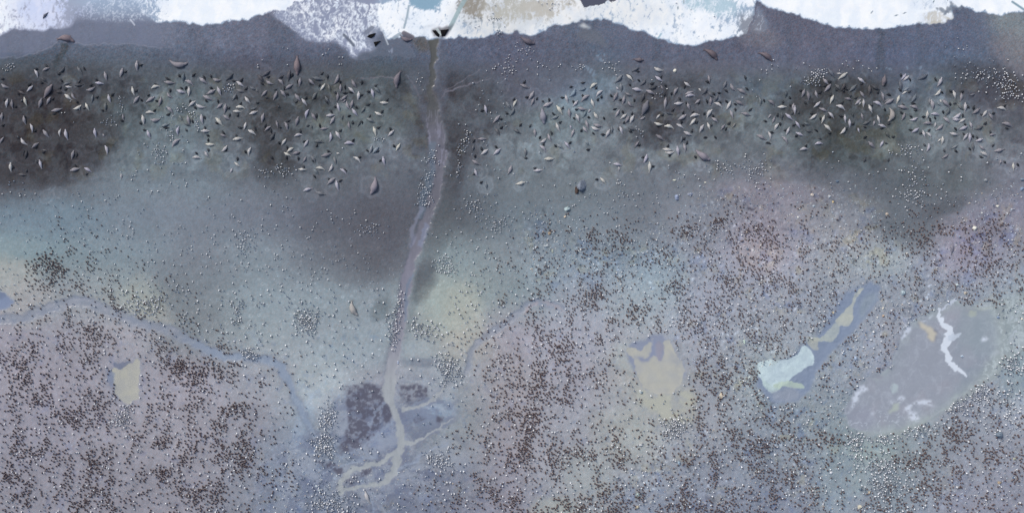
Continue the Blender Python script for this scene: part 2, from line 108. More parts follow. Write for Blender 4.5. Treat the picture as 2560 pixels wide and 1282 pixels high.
# boulders: x y width height, sRGB, label
ROCKS = [
(1453,464,25,34,(124,132,148),"largest blue grey boulder, shiny, on sand below the right herd"),(1442,474,12,25,(74,62,60),"dark brown rock slab leaning beside the largest boulder"),
(1692,494,13,16,(140,152,182),"blue pointed rock where the pebbly plateau begins"),(1725,486,16,10,(148,156,178),"long blue rock right of the blue pointed rock"),(1687,451,9,7,(196,198,190),"pale rock on sand above the two blue rocks"),(1763,457,8,5,(196,196,190),"flat pale rock right of pale rock above blue rocks"),(1750,466,7,6,(160,172,184),"small blue stone above the long blue rock"),
(1418,522,16,14,(172,190,198),"broad pale blue rock below the largest boulder"),(1413,542,7,7,(212,196,180),"cream stone just below the broad pale blue rock"),(1374,583,10,9,(176,158,140),"tan rock among pebbles left of the chick area"),(1365,615,16,9,(170,178,186),"long grey rock below the tan rock, among pebbles"),(1381,628,5,13,(178,184,176),"thin upright stone right of long grey rock"),
(2436,571,11,14,(214,214,210),"bright white boulder on pebbly plateau near right edge"),(2029,488,8,9,(206,196,190),"cream rock on the upper rim of pebbly plateau"),(2074,491,9,8,(186,192,202),"grey white rock right of cream rock on plateau rim"),(2082,505,6,6,(212,190,150),"small tan stone below the grey white rim rock"),(2217,535,9,7,(190,176,166),"tan rock at the plateau corner above the valley"),(2493,516,9,8,(222,220,214),"white rock near right photo edge above the bright boulder"),(2030,542,7,7,(170,182,196),"small blue stone among chicks below cream rim rock"),(2399,592,8,8,(140,152,176),"small blue stone left of bright white boulder"),
(2256,731,13,15,(176,192,204),"white blue rock right of the long diagonal pond's top"),(2391,712,10,7,(190,202,210),"pale rock above the white streak of the lagoon"),(2412,732,10,9,(188,182,172),"tan rock just above the lagoon's top corner"),(2333,775,9,6,(206,212,216),"white rock on the lagoon's upper left shore"),(2207,770,7,7,(212,208,200),"white stone right of the diagonal pond's middle"),(2206,790,7,7,(176,156,140),"brown stone below white stone beside diagonal pond"),(2081,781,8,8,(196,186,166),"cream rock on left bank of the diagonal pond"),(2137,896,12,14,(162,178,204),"large blue white rock between diagonal pond and lagoon"),(2123,871,11,9,(148,166,192),"blue rock above the large blue white rock"),(2107,883,9,8,(158,174,196),"blue grey rock left of large blue white rock"),(2494,793,7,8,(140,158,186),"round blue stone in the lagoon's right part"),(2553,797,8,6,(214,210,204),"white stone at right photo edge beside the lagoon"),
(1803,988,13,19,(206,196,182),"cream boulder right of the forked tan pond"),(1602,979,9,9,(172,186,196),"pale blue rock below the forked tan pond"),(1860,853,5,12,(196,214,206),"thin pale rock amid dense chicks on plateau"),(1890,867,6,10,(178,192,198),"narrow pale stone right of thin pale rock"),(1872,944,8,12,(188,200,206),"pale rock left of the diagonal pond's lower end"),(1897,983,10,6,(180,196,206),"flat pale rock below the diagonal pond's lower end"),
(1594,1236,10,14,(160,178,184),"pale blue rock at the bottom centre among chicks"),(1594,1265,10,9,(186,178,164),"tan white rock directly below pale blue rock at the bottom"),(1849,1047,6,5,(200,192,182),"small cream stone left of plateau's lower chicks"),(1697,1155,9,12,(150,170,190),"curved blue grey stone right of lower chick crowd"),(2076,1180,8,8,(226,228,238),"bright white stone among chicks below the lagoon's left tip"),(2172,1229,10,9,(182,172,160),"tan rock beside dense white penguins at the bottom"),(2151,1221,11,9,(96,112,130),"dark blue rock left of the tan rock at the bottom"),(2148,1266,13,11,(196,192,180),"jagged cream rock at the photo's bottom right"),(2495,1085,21,25,(122,136,154),"large grey slab near right edge below the lagoon"),(2496,1204,13,9,(172,156,138),"long tan rock near the lower right corner"),(2534,1145,8,7,(188,190,172),"small greenish white stone above the long tan rock"),(2531,1192,7,9,(96,116,146),"dark blue stone right of the long tan rock"),
(2465,451,10,10,(140,146,156),"grey stone on sand below the right herd's end"),(2093,453,9,8,(108,124,148),"dark blue stone on sand above plateau rim"),(2555,449,11,9,(126,140,160),"blue slab at right photo edge below the herd"),(2555,472,11,10,(130,148,176),"blue slab under another blue slab at right photo edge"),(800,1223,11,8,(186,196,208),"white rock beside the lower left penguin flock"),(792,1214,7,8,(196,206,216),"small white rock above left of white rock at the bottom flock"),(2057,943,5,6,(206,212,214),"small white stone on the diagonal pond's lower shore"),(2057,1263,9,4,(206,200,192),"flat white stone below the bottom chick crowd"),
(1688,178,9,10,(206,204,198),"white jagged scrap on wet sand above the right herd"),(996,905,5,11,(170,182,206),"long pale stone in the middle of the lower stream"),(2403,890,8,7,(180,196,214),"white stone standing in the lagoon's white channel")]  # the white jagged scrap is a piece of debris given a rock shape
SLABS = [  # solid black slabs added where the mosaic has gaps without data
([(918,93),(922,88),(939,83),(936,90),(928,96)],"black angular stand-in for a mosaic gap in the surf, upper left of a pair"),
([(934,106),(951,103),(938,117)],"black triangular stand-in for a mosaic gap in the surf, lower right of a pair"),
([(1081,77),(1089,76),(1099,87),(1096,93),(1090,89)],"black narrow stand-in for a mosaic gap at the stream mouth in white foam"),
([(1101,76),(1121,74),(1112,91),(1104,91)],"black broad stand-in for a mosaic gap at the stream mouth in white foam")]
# ---------------------------------------------------------------- the ground raster (2 px nodes, world metres)
ST = 2.0
X0, X1, Y0, Y1 = -300, 2860, -220, 1500
gx = np.arange(X0, X1 + 1, ST); gy = np.arange(Y0, Y1 + 1, ST)
NX, NY = len(gx), len(gy)
GX, GY = np.meshgrid(gx, gy)
def noise(scale, seed, ax=1., ay=1.):
    r = np.random.default_rng(seed)
    nx = int((X1 - X0) / (scale * ax)) + 4; ny = int((Y1 - Y0) / (scale * ay)) + 4
    g = r.random((ny, nx)) * 2 - 1
    u = (gx - X0) / (scale * ax) + .5; v = (gy - Y0) / (scale * ay) + .5
    iu = u.astype(int); iv = v.astype(int); fu = u - iu; fv = v - iv
    fu = fu * fu * (3 - 2 * fu); fv = fv * fv * (3 - 2 * fv)
    a = g[:, iu] * (1 - fu) + g[:, iu + 1] * fu
    return (a[iv] * (1 - fv)[:, None] + a[iv + 1] * fv[:, None])
def fbm(scale, seed, octs=4, ax=1., ay=1.):
    o = 0; a = 1; t = 0
    for k in range(octs):
        o = o + a * noise(scale / 2 ** k, seed + k * 11, ax, ay); t += a; a *= .55
    return o / t
WX = GX + 9 * fbm(26, 1) + 3 * fbm(7, 2, 2); WY = GY + 9 * fbm(26, 3) + 3 * fbm(7, 4, 2)
SX = GX + 4 * fbm(12, 5, 3); SY = GY + 4 * fbm(12, 6, 3)
def bent(a, amp, sc, seed):
    di = np.round(amp * fbm(sc, seed, 3) / ST).astype(int); dj = np.round(amp * fbm(sc, seed + 1, 3) / ST).astype(int); jj, ii = np.indices(a.shape)
    return a[np.clip(jj + dj, 0, NY - 1), np.clip(ii + di, 0, NX - 1)]
def inpoly(pts, X=None, Y=None):
    X = SX if X is None else X; Y = SY if Y is None else Y
    p = np.array(pts, float); m = np.zeros(X.shape, bool)
    a0 = max(0, int((p[:, 0].min() - 40 - X0) / ST)); a1 = min(NX, int((p[:, 0].max() + 40 - X0) / ST) + 1)
    b0 = max(0, int((p[:, 1].min() - 40 - Y0) / ST)); b1 = min(NY, int((p[:, 1].max() + 40 - Y0) / ST) + 1)
    x = X[b0:b1, a0:a1]; y = Y[b0:b1, a0:a1]; s = np.zeros(x.shape, bool)
    for (xa, ya), (xb, yb) in zip(p, np.roll(p, -1, 0)):
        if ya == yb: continue
        s ^= ((ya > y) != (yb > y)) & (x < (xb - xa) * (y - ya) / (yb - ya) + xa)
    m[b0:b1, a0:a1] = s
    return m
def blur(a, px):
    a = a.astype(float); n = max(1, int(px / ST / 1.6)); k = 2 * n + 1
    for _ in range(2):
        for ax in (0, 1):
            c = np.cumsum(np.pad(a, [(n + 1, n) if i == ax else (0, 0) for i in (0, 1)], mode='edge'), axis=ax)
            a = (np.take(c, np.arange(k, c.shape[ax]), ax) - np.take(c, np.arange(0, c.shape[ax] - k), ax)) / k
    return a
def strip(pts, X=None, Y=None):
    """signed clearance inside a band along a centre line x, y, half width (positive inside)"""
    X = SX if X is None else X; Y = SY if Y is None else Y
    p = np.array(pts, float); o = np.full(X.shape, -99.)
    pad = p[:, 2].max() + 45
    a0 = max(0, int((p[:, 0].min() - pad - X0) / ST)); a1 = min(NX, int((p[:, 0].max() + pad - X0) / ST) + 1)
    b0 = max(0, int((p[:, 1].min() - pad - Y0) / ST)); b1 = min(NY, int((p[:, 1].max() + pad - Y0) / ST) + 1)
    x = X[b0:b1, a0:a1]; y = Y[b0:b1, a0:a1]; q = np.full(x.shape, -99.)
    for (xa, ya, wa), (xb, yb, wb) in zip(p[:-1], p[1:]):
        dx, dy = xb - xa, yb - ya
        t = np.clip(((x - xa) * dx + (y - ya) * dy) / (dx * dx + dy * dy + 1e-9), 0, 1)
        q = np.maximum(q, wa + (wb - wa) * t - np.hypot(x - xa - t * dx, y - ya - t * dy))
    o[b0:b1, a0:a1] = q
    return o
def ell(cx, cy, rx, ry, ang=0, X=None, Y=None):
    X = WX if X is None else X; Y = WY if Y is None else Y
    c, s = math.cos(ang), math.sin(ang); x = X - cx; y = Y - cy
    return np.clip(1.35 - ((x * c + y * s) / rx) ** 2 - ((y * c - x * s) / ry) ** 2, 0, 1)
def smooth(a, lo, hi):
    t = np.clip((a - lo) / (hi - lo), 0, 1); return t * t * (3 - 2 * t)
RAG = .6 * fbm(14, 201, 3) + .4 * fbm(5, 202, 2); RAG2 = bent(fbm(24, 203, 4), 12, 20, 205)
# wet and dry sand: broad colours surveyed every 160 px
ROWS = {
-60: "100 101 116|100 101 116|110 120 138|100 101 116|100 101 116|100 101 116|100 101 116|100 101 116|100 101 116|100 101 116|100 101 116|100 101 116|100 101 116|100 101 116|100 101 116|100 103 116|97 103 118",
100: "94 98 112|98 104 118|104 110 124|104 108 122|106 108 122|98 101 116|92 97 110|96 100 116|98 100 116|98 104 118|99 102 117|98 99 114|99 99 112|100 100 114|94 98 114|96 102 120|112 116 126",
150: "85 92 102|86 92 102|88 95 106|88 94 108|88 90 104|88 92 105|84 92 104|90 96 112|92 96 112|95 105 118|98 102 118|98 100 114|98 102 118|98 100 116|92 98 118|95 106 124|98 100 112",
220: "74 77 84|72 75 82|78 84 92|86 96 102|84 88 98|80 86 92|82 90 96|76 80 90|86 93 102|110 124 136|92 98 108|86 92 102|96 108 120|76 82 90|86 94 106|100 112 126|90 92 104",
300: "72 73 80|70 72 78|84 94 100|104 116 124|82 86 92|86 94 98|98 108 112|78 82 92|96 104 112|114 126 134|90 94 102|84 90 96|106 116 122|72 76 80|92 102 106|108 118 124|92 98 106",
380: "70 72 80|72 74 82|110 122 130|110 122 132|96 104 114|96 104 112|102 110 120|86 90 100|112 122 130|118 128 136|106 114 122|108 116 124|108 116 124|84 92 98|102 110 116|108 116 124|108 112 122",
460: "80 84 92|86 92 100|114 126 136|112 124 134|104 112 122|92 98 106|98 104 114|96 104 114|112 122 130|112 122 130|112 120 130|120 126 136|122 124 136|106 112 122|94 102 110|98 106 112|118 122 136",
540: "112 128 140|114 130 142|118 130 142|116 126 138|110 118 130|98 104 116|92 96 108|92 98 106|112 124 134|120 132 142|116 124 134|128 134 146|142 140 152|140 144 154|112 120 130|130 132 148|140 140 154",
640: "138 150 152|122 138 146|120 134 144|114 122 132|124 136 146|106 113 123|92 96 106|128 142 148|124 134 142|124 136 148|120 132 144|138 142 154|146 144 158|144 148 156|140 148 156|136 134 152|138 142 154",
740: "152 154 158|142 148 156|140 148 152|118 126 134|136 148 158|134 146 156|126 136 146|150 160 160|130 142 150|140 144 156|138 148 158|142 144 158|142 144 156|140 144 156|134 138 150|136 140 152|142 150 158",
840: "150 148 160|146 146 158|154 154 164|126 133 141|142 152 160|144 154 164|140 150 160|160 164 164|150 148 160|150 150 162|148 150 158|142 144 156|142 146 156|136 142 154|136 138 150|140 144 156|140 150 156",
940: "148 146 158|148 146 158|148 148 160|152 150 162|148 152 163|152 162 170|148 152 164|146 154 164|152 150 158|148 146 158|158 158 158|144 146 156|150 158 162|132 138 150|140 142 156|142 142 156|136 146 154",
1060: "144 143 156|144 143 156|148 147 158|146 145 156|140 142 154|130 142 156|112 120 142|136 144 152|150 148 158|146 146 156|150 152 156|142 144 154|130 136 148|130 138 146|134 142 148|136 140 152|140 142 154",
1280: "140 140 152|140 140 152|138 138 150|140 140 152|128 134 148|120 128 144|116 124 142|126 130 146|138 138 152|142 144 150|130 134 148|126 130 146|124 128 144|130 134 148|130 138 150|136 136 150|132 132 146"}
ry = np.array(sorted(ROWS)); tab = np.array([[[float(v) for v in c.split()] for c in ROWS[k].split('|')] for k in ry])
u = np.clip(WX + 22 * fbm(110, 21, 3), 0, 2559.9) / 160; v = np.interp(np.clip(WY + 14 * fbm(110, 22, 3), -60, 1279), ry, np.arange(len(ry)))
iu = u.astype(int); iv = np.minimum(v.astype(int), len(ry) - 2); fu = (u - iu); fv = (v - iv)
fu = (.5 * fu + .5 * fu * fu * (3 - 2 * fu))[..., None]; fv = (.5 * fv + .5 * fv * fv * (3 - 2 * fv))[..., None]
IMG = (tab[iv, iu] * (1 - fu) + tab[iv, iu + 1] * fu) * (1 - fv) + (tab[iv + 1, iu] * (1 - fu) + tab[iv + 1, iu + 1] * fu) * fv
for ch in range(3): IMG[..., ch] = blur(IMG[..., ch], 12)
def paint(mask, col, k=1.):
    global IMG
    m = (np.clip(mask, 0, 1) * k)[..., None]; IMG = IMG * (1 - m) + np.array(col, float) * m
def stain(pts, col, soft=4., k=.95, rag=.5, X=None, Y=None):
    b = blur(inpoly(pts, X, Y), soft * 2)
    m = smooth(b + rag * (b > .02) * RAG, .2, .55); paint(m * (.86 + .3 * RAG2), col, k)
def shade(mask, dv):
    global IMG
    IMG = IMG + np.clip(mask, 0, 1)[..., None] * np.array(dv, float)
# damp and dry patches of their own
for cx, cy, rx, ry_, a, col, k in [
 (90,300,130,110,0,(66,67,73),.85),(240,330,60,60,0,(74,76,82),.5),(2100,230,110,40,0,(72,75,81),.7),(1650,270,60,60,0,(78,80,86),.6),(640,270,60,60,0,(80,84,88),.5),(110,410,150,55,-.1,(70,72,79),.8),(30,250,70,60,0,(68,70,77),.6),(200,200,140,40,0,(72,76,84),.6),
 (430,310,70,90,0,(104,117,124),.6),(600,330,60,70,0,(86,92,98),.6),(690,330,50,110,0,(76,80,86),.75),(690,405,60,60,0,(76,80,86),.55),(560,195,110,22,0,(86,92,100),.6),
 (740,245,110,50,0,(74,80,86),.6),(850,330,80,80,0,(102,112,116),.6),(1110,290,60,120,.1,(80,83,91),.7),(1125,420,40,130,.15,(84,88,96),.7),(1170,300,60,110,0,(82,86,94),.6),
 (880,560,150,50,-.15,(92,96,105),.6),(960,580,90,110,.2,(92,95,104),.6),(900,660,80,60,0,(94,98,106),.5),(1060,700,30,60,.3,(84,90,98),.75),(1095,560,40,90,.2,(96,104,110),.6),
 (1020,780,20,90,.15,(104,114,122),.5),(950,770,22,36,.4,(98,108,116),.7),(1105,760,60,70,0,(158,168,166),.6),(1160,790,50,80,0,(168,172,166),.7),(1170,870,70,40,0,(160,160,158),.5),
 (360,750,60,60,.5,(160,166,162),.5),(400,785,50,25,.4,(158,160,156),.5),(30,690,70,50,0,(160,164,164),.65),(70,760,70,60,0,(158,158,162),.6),(60,610,110,40,0,(122,142,152),.7),
 (120,550,150,50,0,(110,128,142),.6),(480,770,60,70,0,(116,123,131),.6),(490,820,60,40,.5,(124,132,140),.5),(480,690,110,60,0,(114,122,132),.5),
 (1450,235,90,40,-.3,(116,134,150),.8),(1400,300,90,60,0,(110,124,132),.6),(1640,320,90,50,0,(76,80,88),.75),(1680,250,120,60,0,(80,84,92),.6),(1560,300,70,50,0,(104,112,118),.5),
 (2080,270,150,70,0,(70,74,79),.8),(2090,340,110,60,0,(74,80,84),.75),(2130,380,90,40,.3,(82,90,95),.6),(2010,330,60,40,0,(106,116,122),.5),(2180,300,60,60,0,(84,92,98),.5),(2470,220,120,60,.3,(78,80,90),.75),(2340,210,90,30,-.2,(92,104,116),.5),
 (2500,290,80,40,.2,(88,92,102),.6),(2300,540,110,80,-.2,(100,108,116),.7),(2360,520,70,20,-.3,(88,94,102),.6),(2300,610,50,40,0,(112,120,130),.6),
 (2190,640,80,50,0,(150,158,164),.6),(2120,600,60,40,.3,(150,152,158),.4),(1930,480,150,28,.05,(140,138,150),.7),(1900,640,60,40,.2,(160,150,150),.5),(2390,610,60,80,.2,(146,142,155),.5),
 (1660,690,60,70,0,(140,156,168),.5),(1600,760,90,60,0,(150,156,164),.4),(1580,890,60,40,0,(160,166,164),.4),(1560,1090,90,70,.3,(160,161,157),.5),(1470,1180,70,60,.5,(150,154,154),.5),(1380,1270,60,30,0,(152,156,150),.5),
 (940,870,160,50,0,(138,150,160),.5),(800,960,60,60,0,(158,170,178),.6),(820,1040,40,80,.1,(152,160,166),.6),(1090,960,60,60,0,(150,158,170),.5),(1080,1035,60,40,0,(134,146,166),.7),
 (880,1050,90,80,0,(118,126,150),.6),(960,1060,60,60,0,(116,128,154),.7),(760,1170,90,80,0,(116,126,148),.7),(740,1250,110,60,0,(108,118,140),.6),(1000,1250,120,40,0,(108,114,132),.5),(1100,1200,90,40,-.4,(108,114,134),.5),(700,1120,60,60,0,(122,132,150),.5),
 (820,970,60,70,0,(168,176,186),.5),(1060,1030,40,30,-.3,(142,158,182),.6),(1110,1020,30,30,-.4,(142,158,180),.5),(760,1060,26,60,.3,(146,162,186),.5),(2100,1180,60,120,.2,(132,146,154),.5),(2180,1130,60,30,0,(146,158,160),.7),(2150,1190,30,50,0,(142,152,158),.6),(2230,1000,70,60,0,(136,142,152),.3),(2540,1040,30,50,0,(160,164,176),.7),(2530,900,40,120,0,(120,132,144),.4)]:
    paint(ell(cx, cy, rx, ry_, a) ** .8, np.array(col) - (7 if 200 < cy < 430 and sum(col) < 275 else 0), min(.97, k * 1.05) if sum(col) < 275 else k * .85)
# churned mud among the seals, raked sand, fine grain
band = smooth(GY, 165, 205) * (1 - smooth(GY, 400, 500))
IMG *= (1 + band * (.10 * fbm(34, 41, 4) + .06 * fbm(9, 42, 3)) + .045 * fbm(70, 43, 5) + .025 * fbm(10, 44, 3) * (1 - band))[..., None]
shade(band * smooth(fbm(24, 45, 3), .12, .4), (9, 11, 11)); shade(band * smooth(fbm(20, 46, 3), .1, .45), (-11, -12, -12))
shade(band * smooth(fbm(45, 47, 3), .25, .5), (4, 2, -4))
# upper beach: damp streaks running down to the sea
up = (1 - smooth(GY, 130, 175)); IMG += up[..., None] * np.array((-1., 1.5, 6.))
IMG *= (1 + up * .05 * fbm(40, 48, 3, .6, 2.5))[..., None]
for x, y0, y1, w, k in [(2200,70,190,11,.7),(1640,90,190,10,.45),(2060,120,180,16,.3),(1970,70,180,8,.25),(2300,60,150,14,.25),(700,60,140,30,.3)]:
    paint(smooth(strip([(x, y0, w), (x + 6, y1, w * 1.3)], WX, WY), -4, 8), (80, 88, 104), k)
paint(smooth(strip([(163,112,9),(150,140,9),(136,168,7)], WX, WY), -2, 3), (70, 76, 84), .8)
paint(smooth(strip([(2490,-20,40),(2530,60,40),(2548,130,26)], WX, WY), -30, 20), (128, 136, 142), .8)
paint(smooth(strip([(2520,120,40),(2560,150,40)], WX, WY), -20, 20), (122, 120, 130), .6)
paint(smooth(strip([(1880,90,22),(1925,100,20)], WX, WY), -20, 10), (118, 118, 130), .6)
paint(smooth(strip([(1320,180,60),(1410,160,50)], WX, WY), -60, 10), (96, 98, 116), .5)
# drift lines beside the stream mouth
for pts in ([(1015,188,1),(1030,205,1.5),(1042,225,1.5),(1050,245,1)],[(1104,245,1),(1112,232,2),(1135,222,1.5),(1165,215,1.2),(1195,205,1),(1225,198,.7)],[(1110,228,.7),(1150,205,.8),(1200,175,.6)],[(900,197,.8),(950,193,1.2),(985,196,1.5)]):
    paint(smooth(strip(pts), -1.5, 1), (124, 122, 134), .7)
paint(smooth(strip([(1030,190,14),(1050,240,12),(1062,300,8)], WX, WY), -10, 8), (96, 102, 116), .5)
paint(smooth(strip([(1095,130,20),(1105,240,12),(1100,280,6)], WX, WY), -12, 8), (98, 104, 120), .5)
paint(ell(1063,112,22,22), (96,96,98), .7); paint(smooth(strip([(1045,95,16),(1075,125,10)], WX, WY), -8, 6), (88,88,90), .6)
# dark peat beds and algae beside the stream head
pn = fbm(14, 51, 4)
paint(ell(1050,905,50,14), (110,118,134), .6)
# pebbly plateau: speckle of small stones, shell and feather
PEB = np.zeros(GX.shape)
for pts, k in [([(1290,610),(1330,520),(1420,560),(1560,600),(1680,560),(1760,480),(1900,455),(2060,470),(2180,500),(2250,570),(2240,640),(2330,620),(2440,500),(2560,450),(2560,760),(2400,740),(2280,800),(2230,920),(2130,960),(2110,1080),(2080,1282),(1900,1282),(1850,1100),(1880,990),(1750,960),(1660,780),(1500,720),(1330,720)],1.),([(1560,1180),(1900,1000),(2100,1000),(2080,1282),(1480,1282)],1.),([(2280,1180),(2560,1090),(2560,1282),(2250,1282)],.45),([(640,1140),(760,1090),(1160,1180),(1200,1282),(640,1282)],.6)]:
    PEB = np.maximum(PEB, blur(inpoly(pts, WX, WY), 30) * k)
g1 = rng.random(GX.shape); g2 = rng.random(GX.shape); g3 = blur(g1, 2.4)
sp = smooth(fbm(40, 52, 3), -.5, .5) * PEB
shade(sp * smooth(g3, .56, .7), (36, 40, 44)); shade(sp * smooth(-g3, -.44, -.32), (-40, -40, -38)); shade(sp * smooth(fbm(22, 53, 3), .1, .5), (-12, -8, 2)); shade(sp * smooth(fbm(26, 54, 3), .15, .5), (8, 4, -8))
up2 = up * smooth(GX, 1000, 1300)
IMG *= (1 + (.05 + .07 * smooth(GY, -50, 60) * (1 - smooth(GY, 170, 215)) * smooth(fbm(90, 55, 2), -.3, .3)) * (g3 - .5) * 4)[..., None]
IMG += (smooth(GX, 1240, 1400) * smooth(GY, 560, 700))[..., None] * np.array((1., 4., 5.))
n2 = rng.normal(0, 1, GX.shape); n3 = rng.normal(0, 1, GX.shape)
gm = (5. + 4. * up)
shade(np.ones(GX.shape), (0, 0, 0)); IMG += (n2 * gm)[..., None] * np.array((.8, .8, .85)) + (n3 * gm * .5)[..., None] * np.array((1., -.2, -.8))
IMG *= (1 + .03 * fbm(6, 59, 2) + .03 * fbm(150, 60, 2, 3, .6))[..., None]
# pale guano flecks on the open slope
fl = smooth(GY, 520, 620) * (1 - PEB) * smooth(fbm(60, 56, 2), -.2, .5)
shade(fl * (g1 > .9945), (46, 46, 48)); 
lower = smooth(GY, 780, 860)
IMG *= (1 + lower * .05 * fbm(30, 57, 4))[..., None]; shade(lower * smooth(fbm(16, 58, 3), .3, .55), (-9, -7, -2))
for i in range(70):                                   # ring scrapes on the slope
    x = rng.uniform(560, 980); y = rng.uniform(600, 900); d = np.hypot(GX - x, (GY - y) * 1.2); r_ = rng.uniform(1.5, 4.5)
    shade(np.clip(1 - np.abs(d - r_) / 1.6, 0, 1), (22, 22, 22))
# every resting place: a pale scuffed halo round a seal
def halos(lst, k):
    for x, y, r_, s in lst:
        a0 = int((x - 46 - X0) / ST); b0 = int((y - 46 - Y0) / ST); sl = (slice(max(b0, 0), b0 + 46), slice(max(a0, 0), a0 + 46))
        d = np.hypot(WX[sl] - x, WY[sl] - y) / r_
        m = (np.clip(1.15 - d, 0, 1) * .5 + np.clip(1 - np.abs(d - .95) / .22, 0, 1) * .6) * s * k
        IMG[sl] = IMG[sl] + m[..., None] * np.array((21, 22, 24.))
def parse(dic):
    for (ox, oy), t in dic.items():
        for e in t.split(';'):
            f = e.replace('d', ' d').split()
            yield ox + float(f[0]) / 8, oy + float(f[1]) / 8, ox + float(f[2]) / 8, oy + float(f[3]) / 8, (f[4] if len(f) > 4 else '')
COW = list(parse(COWS)); PUP = list(parse(PUPS))
halos([((a + c) / 2 + rng.uniform(-3, 3), (b + d) / 2 + rng.uniform(-2, 5), rng.uniform(12, 22), 1. if rng.random() < .45 else .35) for a, b, c, d, t in COW], .8)
halos([(470,158,22,.6),(1760,408,20,1.),(1745,415,14,.8),(1215,465,16,.8),(115,492,20,.9),(150,480,16,.9),(575,372,16,.9),(928,466,26,.9),(780,488,16,.8),(765,450,14,.9),(828,462,24,.8),(1375,397,18,.8),(1300,460,18,.8),(1505,455,16,.8),(1612,415,22,.8)], 1.)
# drag marks and wallow rims where seals have shuffled about
for i in range(420):
    x = rng.uniform(0, 2560); y = rng.normal(292, 62)
    if 1050 < x < 1170 or y < 170: continue
    r_ = rng.uniform(9, 34); a0 = rng.uniform(0, 6.28); a1 = a0 + rng.uniform(.7, 2.6); e_ = rng.uniform(.6, 1.)
    m0 = max(0, int((x - 40 - X0) / ST)); n0 = max(0, int((y - 40 - Y0) / ST)); sl = (slice(n0, n0 + 40), slice(m0, m0 + 40))
    dx_, dy_ = WX[sl] * .5 + GX[sl] * .5 - x, (WY[sl] * .5 + GY[sl] * .5 - y) / e_; d = np.abs(np.hypot(dx_, dy_) - r_); an = (np.arctan2(dy_, dx_) - a0) % 6.283
    m = np.clip(1 - d / rng.uniform(1.2, 4), 0, 1) * (an < a1 - a0) * np.clip(np.minimum(an, a1 - a0 - an) * 3, 0, 1)
    IMG[sl] += m[..., None] * np.array((1, 1.03, 1.06)) * (rng.uniform(7, 17) if rng.random() < .65 else -rng.uniform(6, 13))
# the slope's colours lean a little to blue
cool = smooth(GY, 170, 240) * (1 - smooth(GY, 600, 760)); IMG += cool[..., None] * np.array((.8, -.4, .6)); dk = cool * smooth(-IMG.sum(-1), -275, -215); IMG += dk[..., None] * np.array((.5, -.5, -2.5)); IMG *= (1 + .05 * smooth(GY, 430, 480) * (1 - smooth(GY, 600, 680)) * smooth(-GX, -900, -700))[..., None]
# ---------------------------------------------------------------- water: which cells are which
SX = GX + 7 * fbm(22, 105, 3) + 4.5 * fbm(7, 107, 3); SY = GY + 7 * fbm(22, 106, 3) + 4.5 * fbm(7, 108, 3)
LAB = np.zeros(GX.shape, np.uint8)
stream = np.maximum.reduce([strip([(1078,84,17),(1082,102,14),(1084,122,10),(1081,160,7),(1078,200,7),(1077,235,7),(1080,258,10),(1081,275,15),(1085,300,18),(1091,340,23),(1096,380,21),(1096,420,15),(1093,450,12),(1086,480,13),(1077,510,12),(1068,545,11),(1053,585,11),(1040,620,12),(1026,660,12),(1016,700,13),(1008,740,13),(1005,780,13),(1001,820,14),(991,860,14),(985,900,14),(977,940,14),(972,970,16),(972,990,16),(984,1015,9),(992,1045,8),(1000,1075,8),(1003,1100,8),(1000,1125,10),(990,1150,9)]),
  strip([(1000,1120,5),(965,1148,6),(925,1160,6),(880,1172,6),(862,1188,6),(850,1206,7),(852,1228,7)]), strip([(1000,1130,8),(985,1175,9),(965,1200,8),(930,1212,5),(895,1217,4),(862,1222,5)]),
  strip([(1000,1105,6),(1040,1102,4),(1070,1085,2.5),(1105,1062,2),(1135,1048,1.5)]), strip([(1012,1025,5),(1045,1018,4),(1080,1000,3.5),(1105,980,3),(1118,958,2.5)])])
paint(smooth(strip([(712,1108,1),(724,1130,3),(727,1165,4),(728,1200,5),(732,1240,3)]), -2, 2), (144, 150, 162), .75)
brook_a = strip([(-60,802,9),(0,797,10),(60,797,9),(100,778,11),(150,765,12),(190,750,13),(230,758,13),(270,775,12),(310,790,10),(340,805,9),(380,815,9),(430,828,9),(470,848,9),(510,872,10),(560,890,9),(620,893,8),(670,900,9),(700,915,10),(722,945,10),(738,990,9),(755,1030,9),(772,1065,7),(790,1090,6)])
brook_b = strip([(1168,925,4),(1175,880,7),(1195,855,6),(1225,835,5),(1250,815,5),(1290,785,6),(1320,762,7),(1345,752,8),(1375,762,7),(1410,770,5)])
pond_a = inpoly([(287,918),(300,926),(318,918),(338,900),(350,894),(352,930),(348,965),(342,990),(328,1006),(305,1000),(290,980),(285,950)])
pond_b = inpoly([(1566,872),(1582,850),(1612,850),(1632,838),(1655,838),(1672,850),(1684,880),(1706,905),(1714,938),(1700,962),(1672,980),(1640,985),(1612,972),(1590,940),(1572,905)])
pond_c = inpoly([(2150,715),(2176,704),(2200,716),(2194,748),(2165,792),(2150,812),(2102,852),(2062,895),(2036,932),(2022,972),(1992,1002),(1930,1002),(1888,962),(1895,926),(1960,898),(2000,868),(2040,838),(2080,800),(2094,760),(2120,732)])
pond_d = inpoly([(2378,748),(2420,766),(2470,756),(2488,770),(2500,800),(2512,850),(2500,890),(2480,930),(2400,990),(2330,1040),(2250,1075),(2170,1086),(2120,1066),(2112,1022),(2140,970),(2180,932),(2228,920),(2240,872),(2272,806),(2320,782),(2346,762)])
puddle = inpoly([(-60,720),(0,728),(22,738),(36,752),(24,770),(8,778),(-10,765),(-60,770)])
paint(smooth(stream, -14, 2), (124, 128, 144), .35)
paint(smooth(brook_a, -8, 0), (122, 130, 148), .5); paint(smooth(brook_b, -6, 0), (122, 130, 148), .5)
paint(blur(pond_a, 26) * smooth(-GX, -320, -280), (112, 124, 148), .8); paint(blur(pond_a, 16), (120, 130, 150), .5)
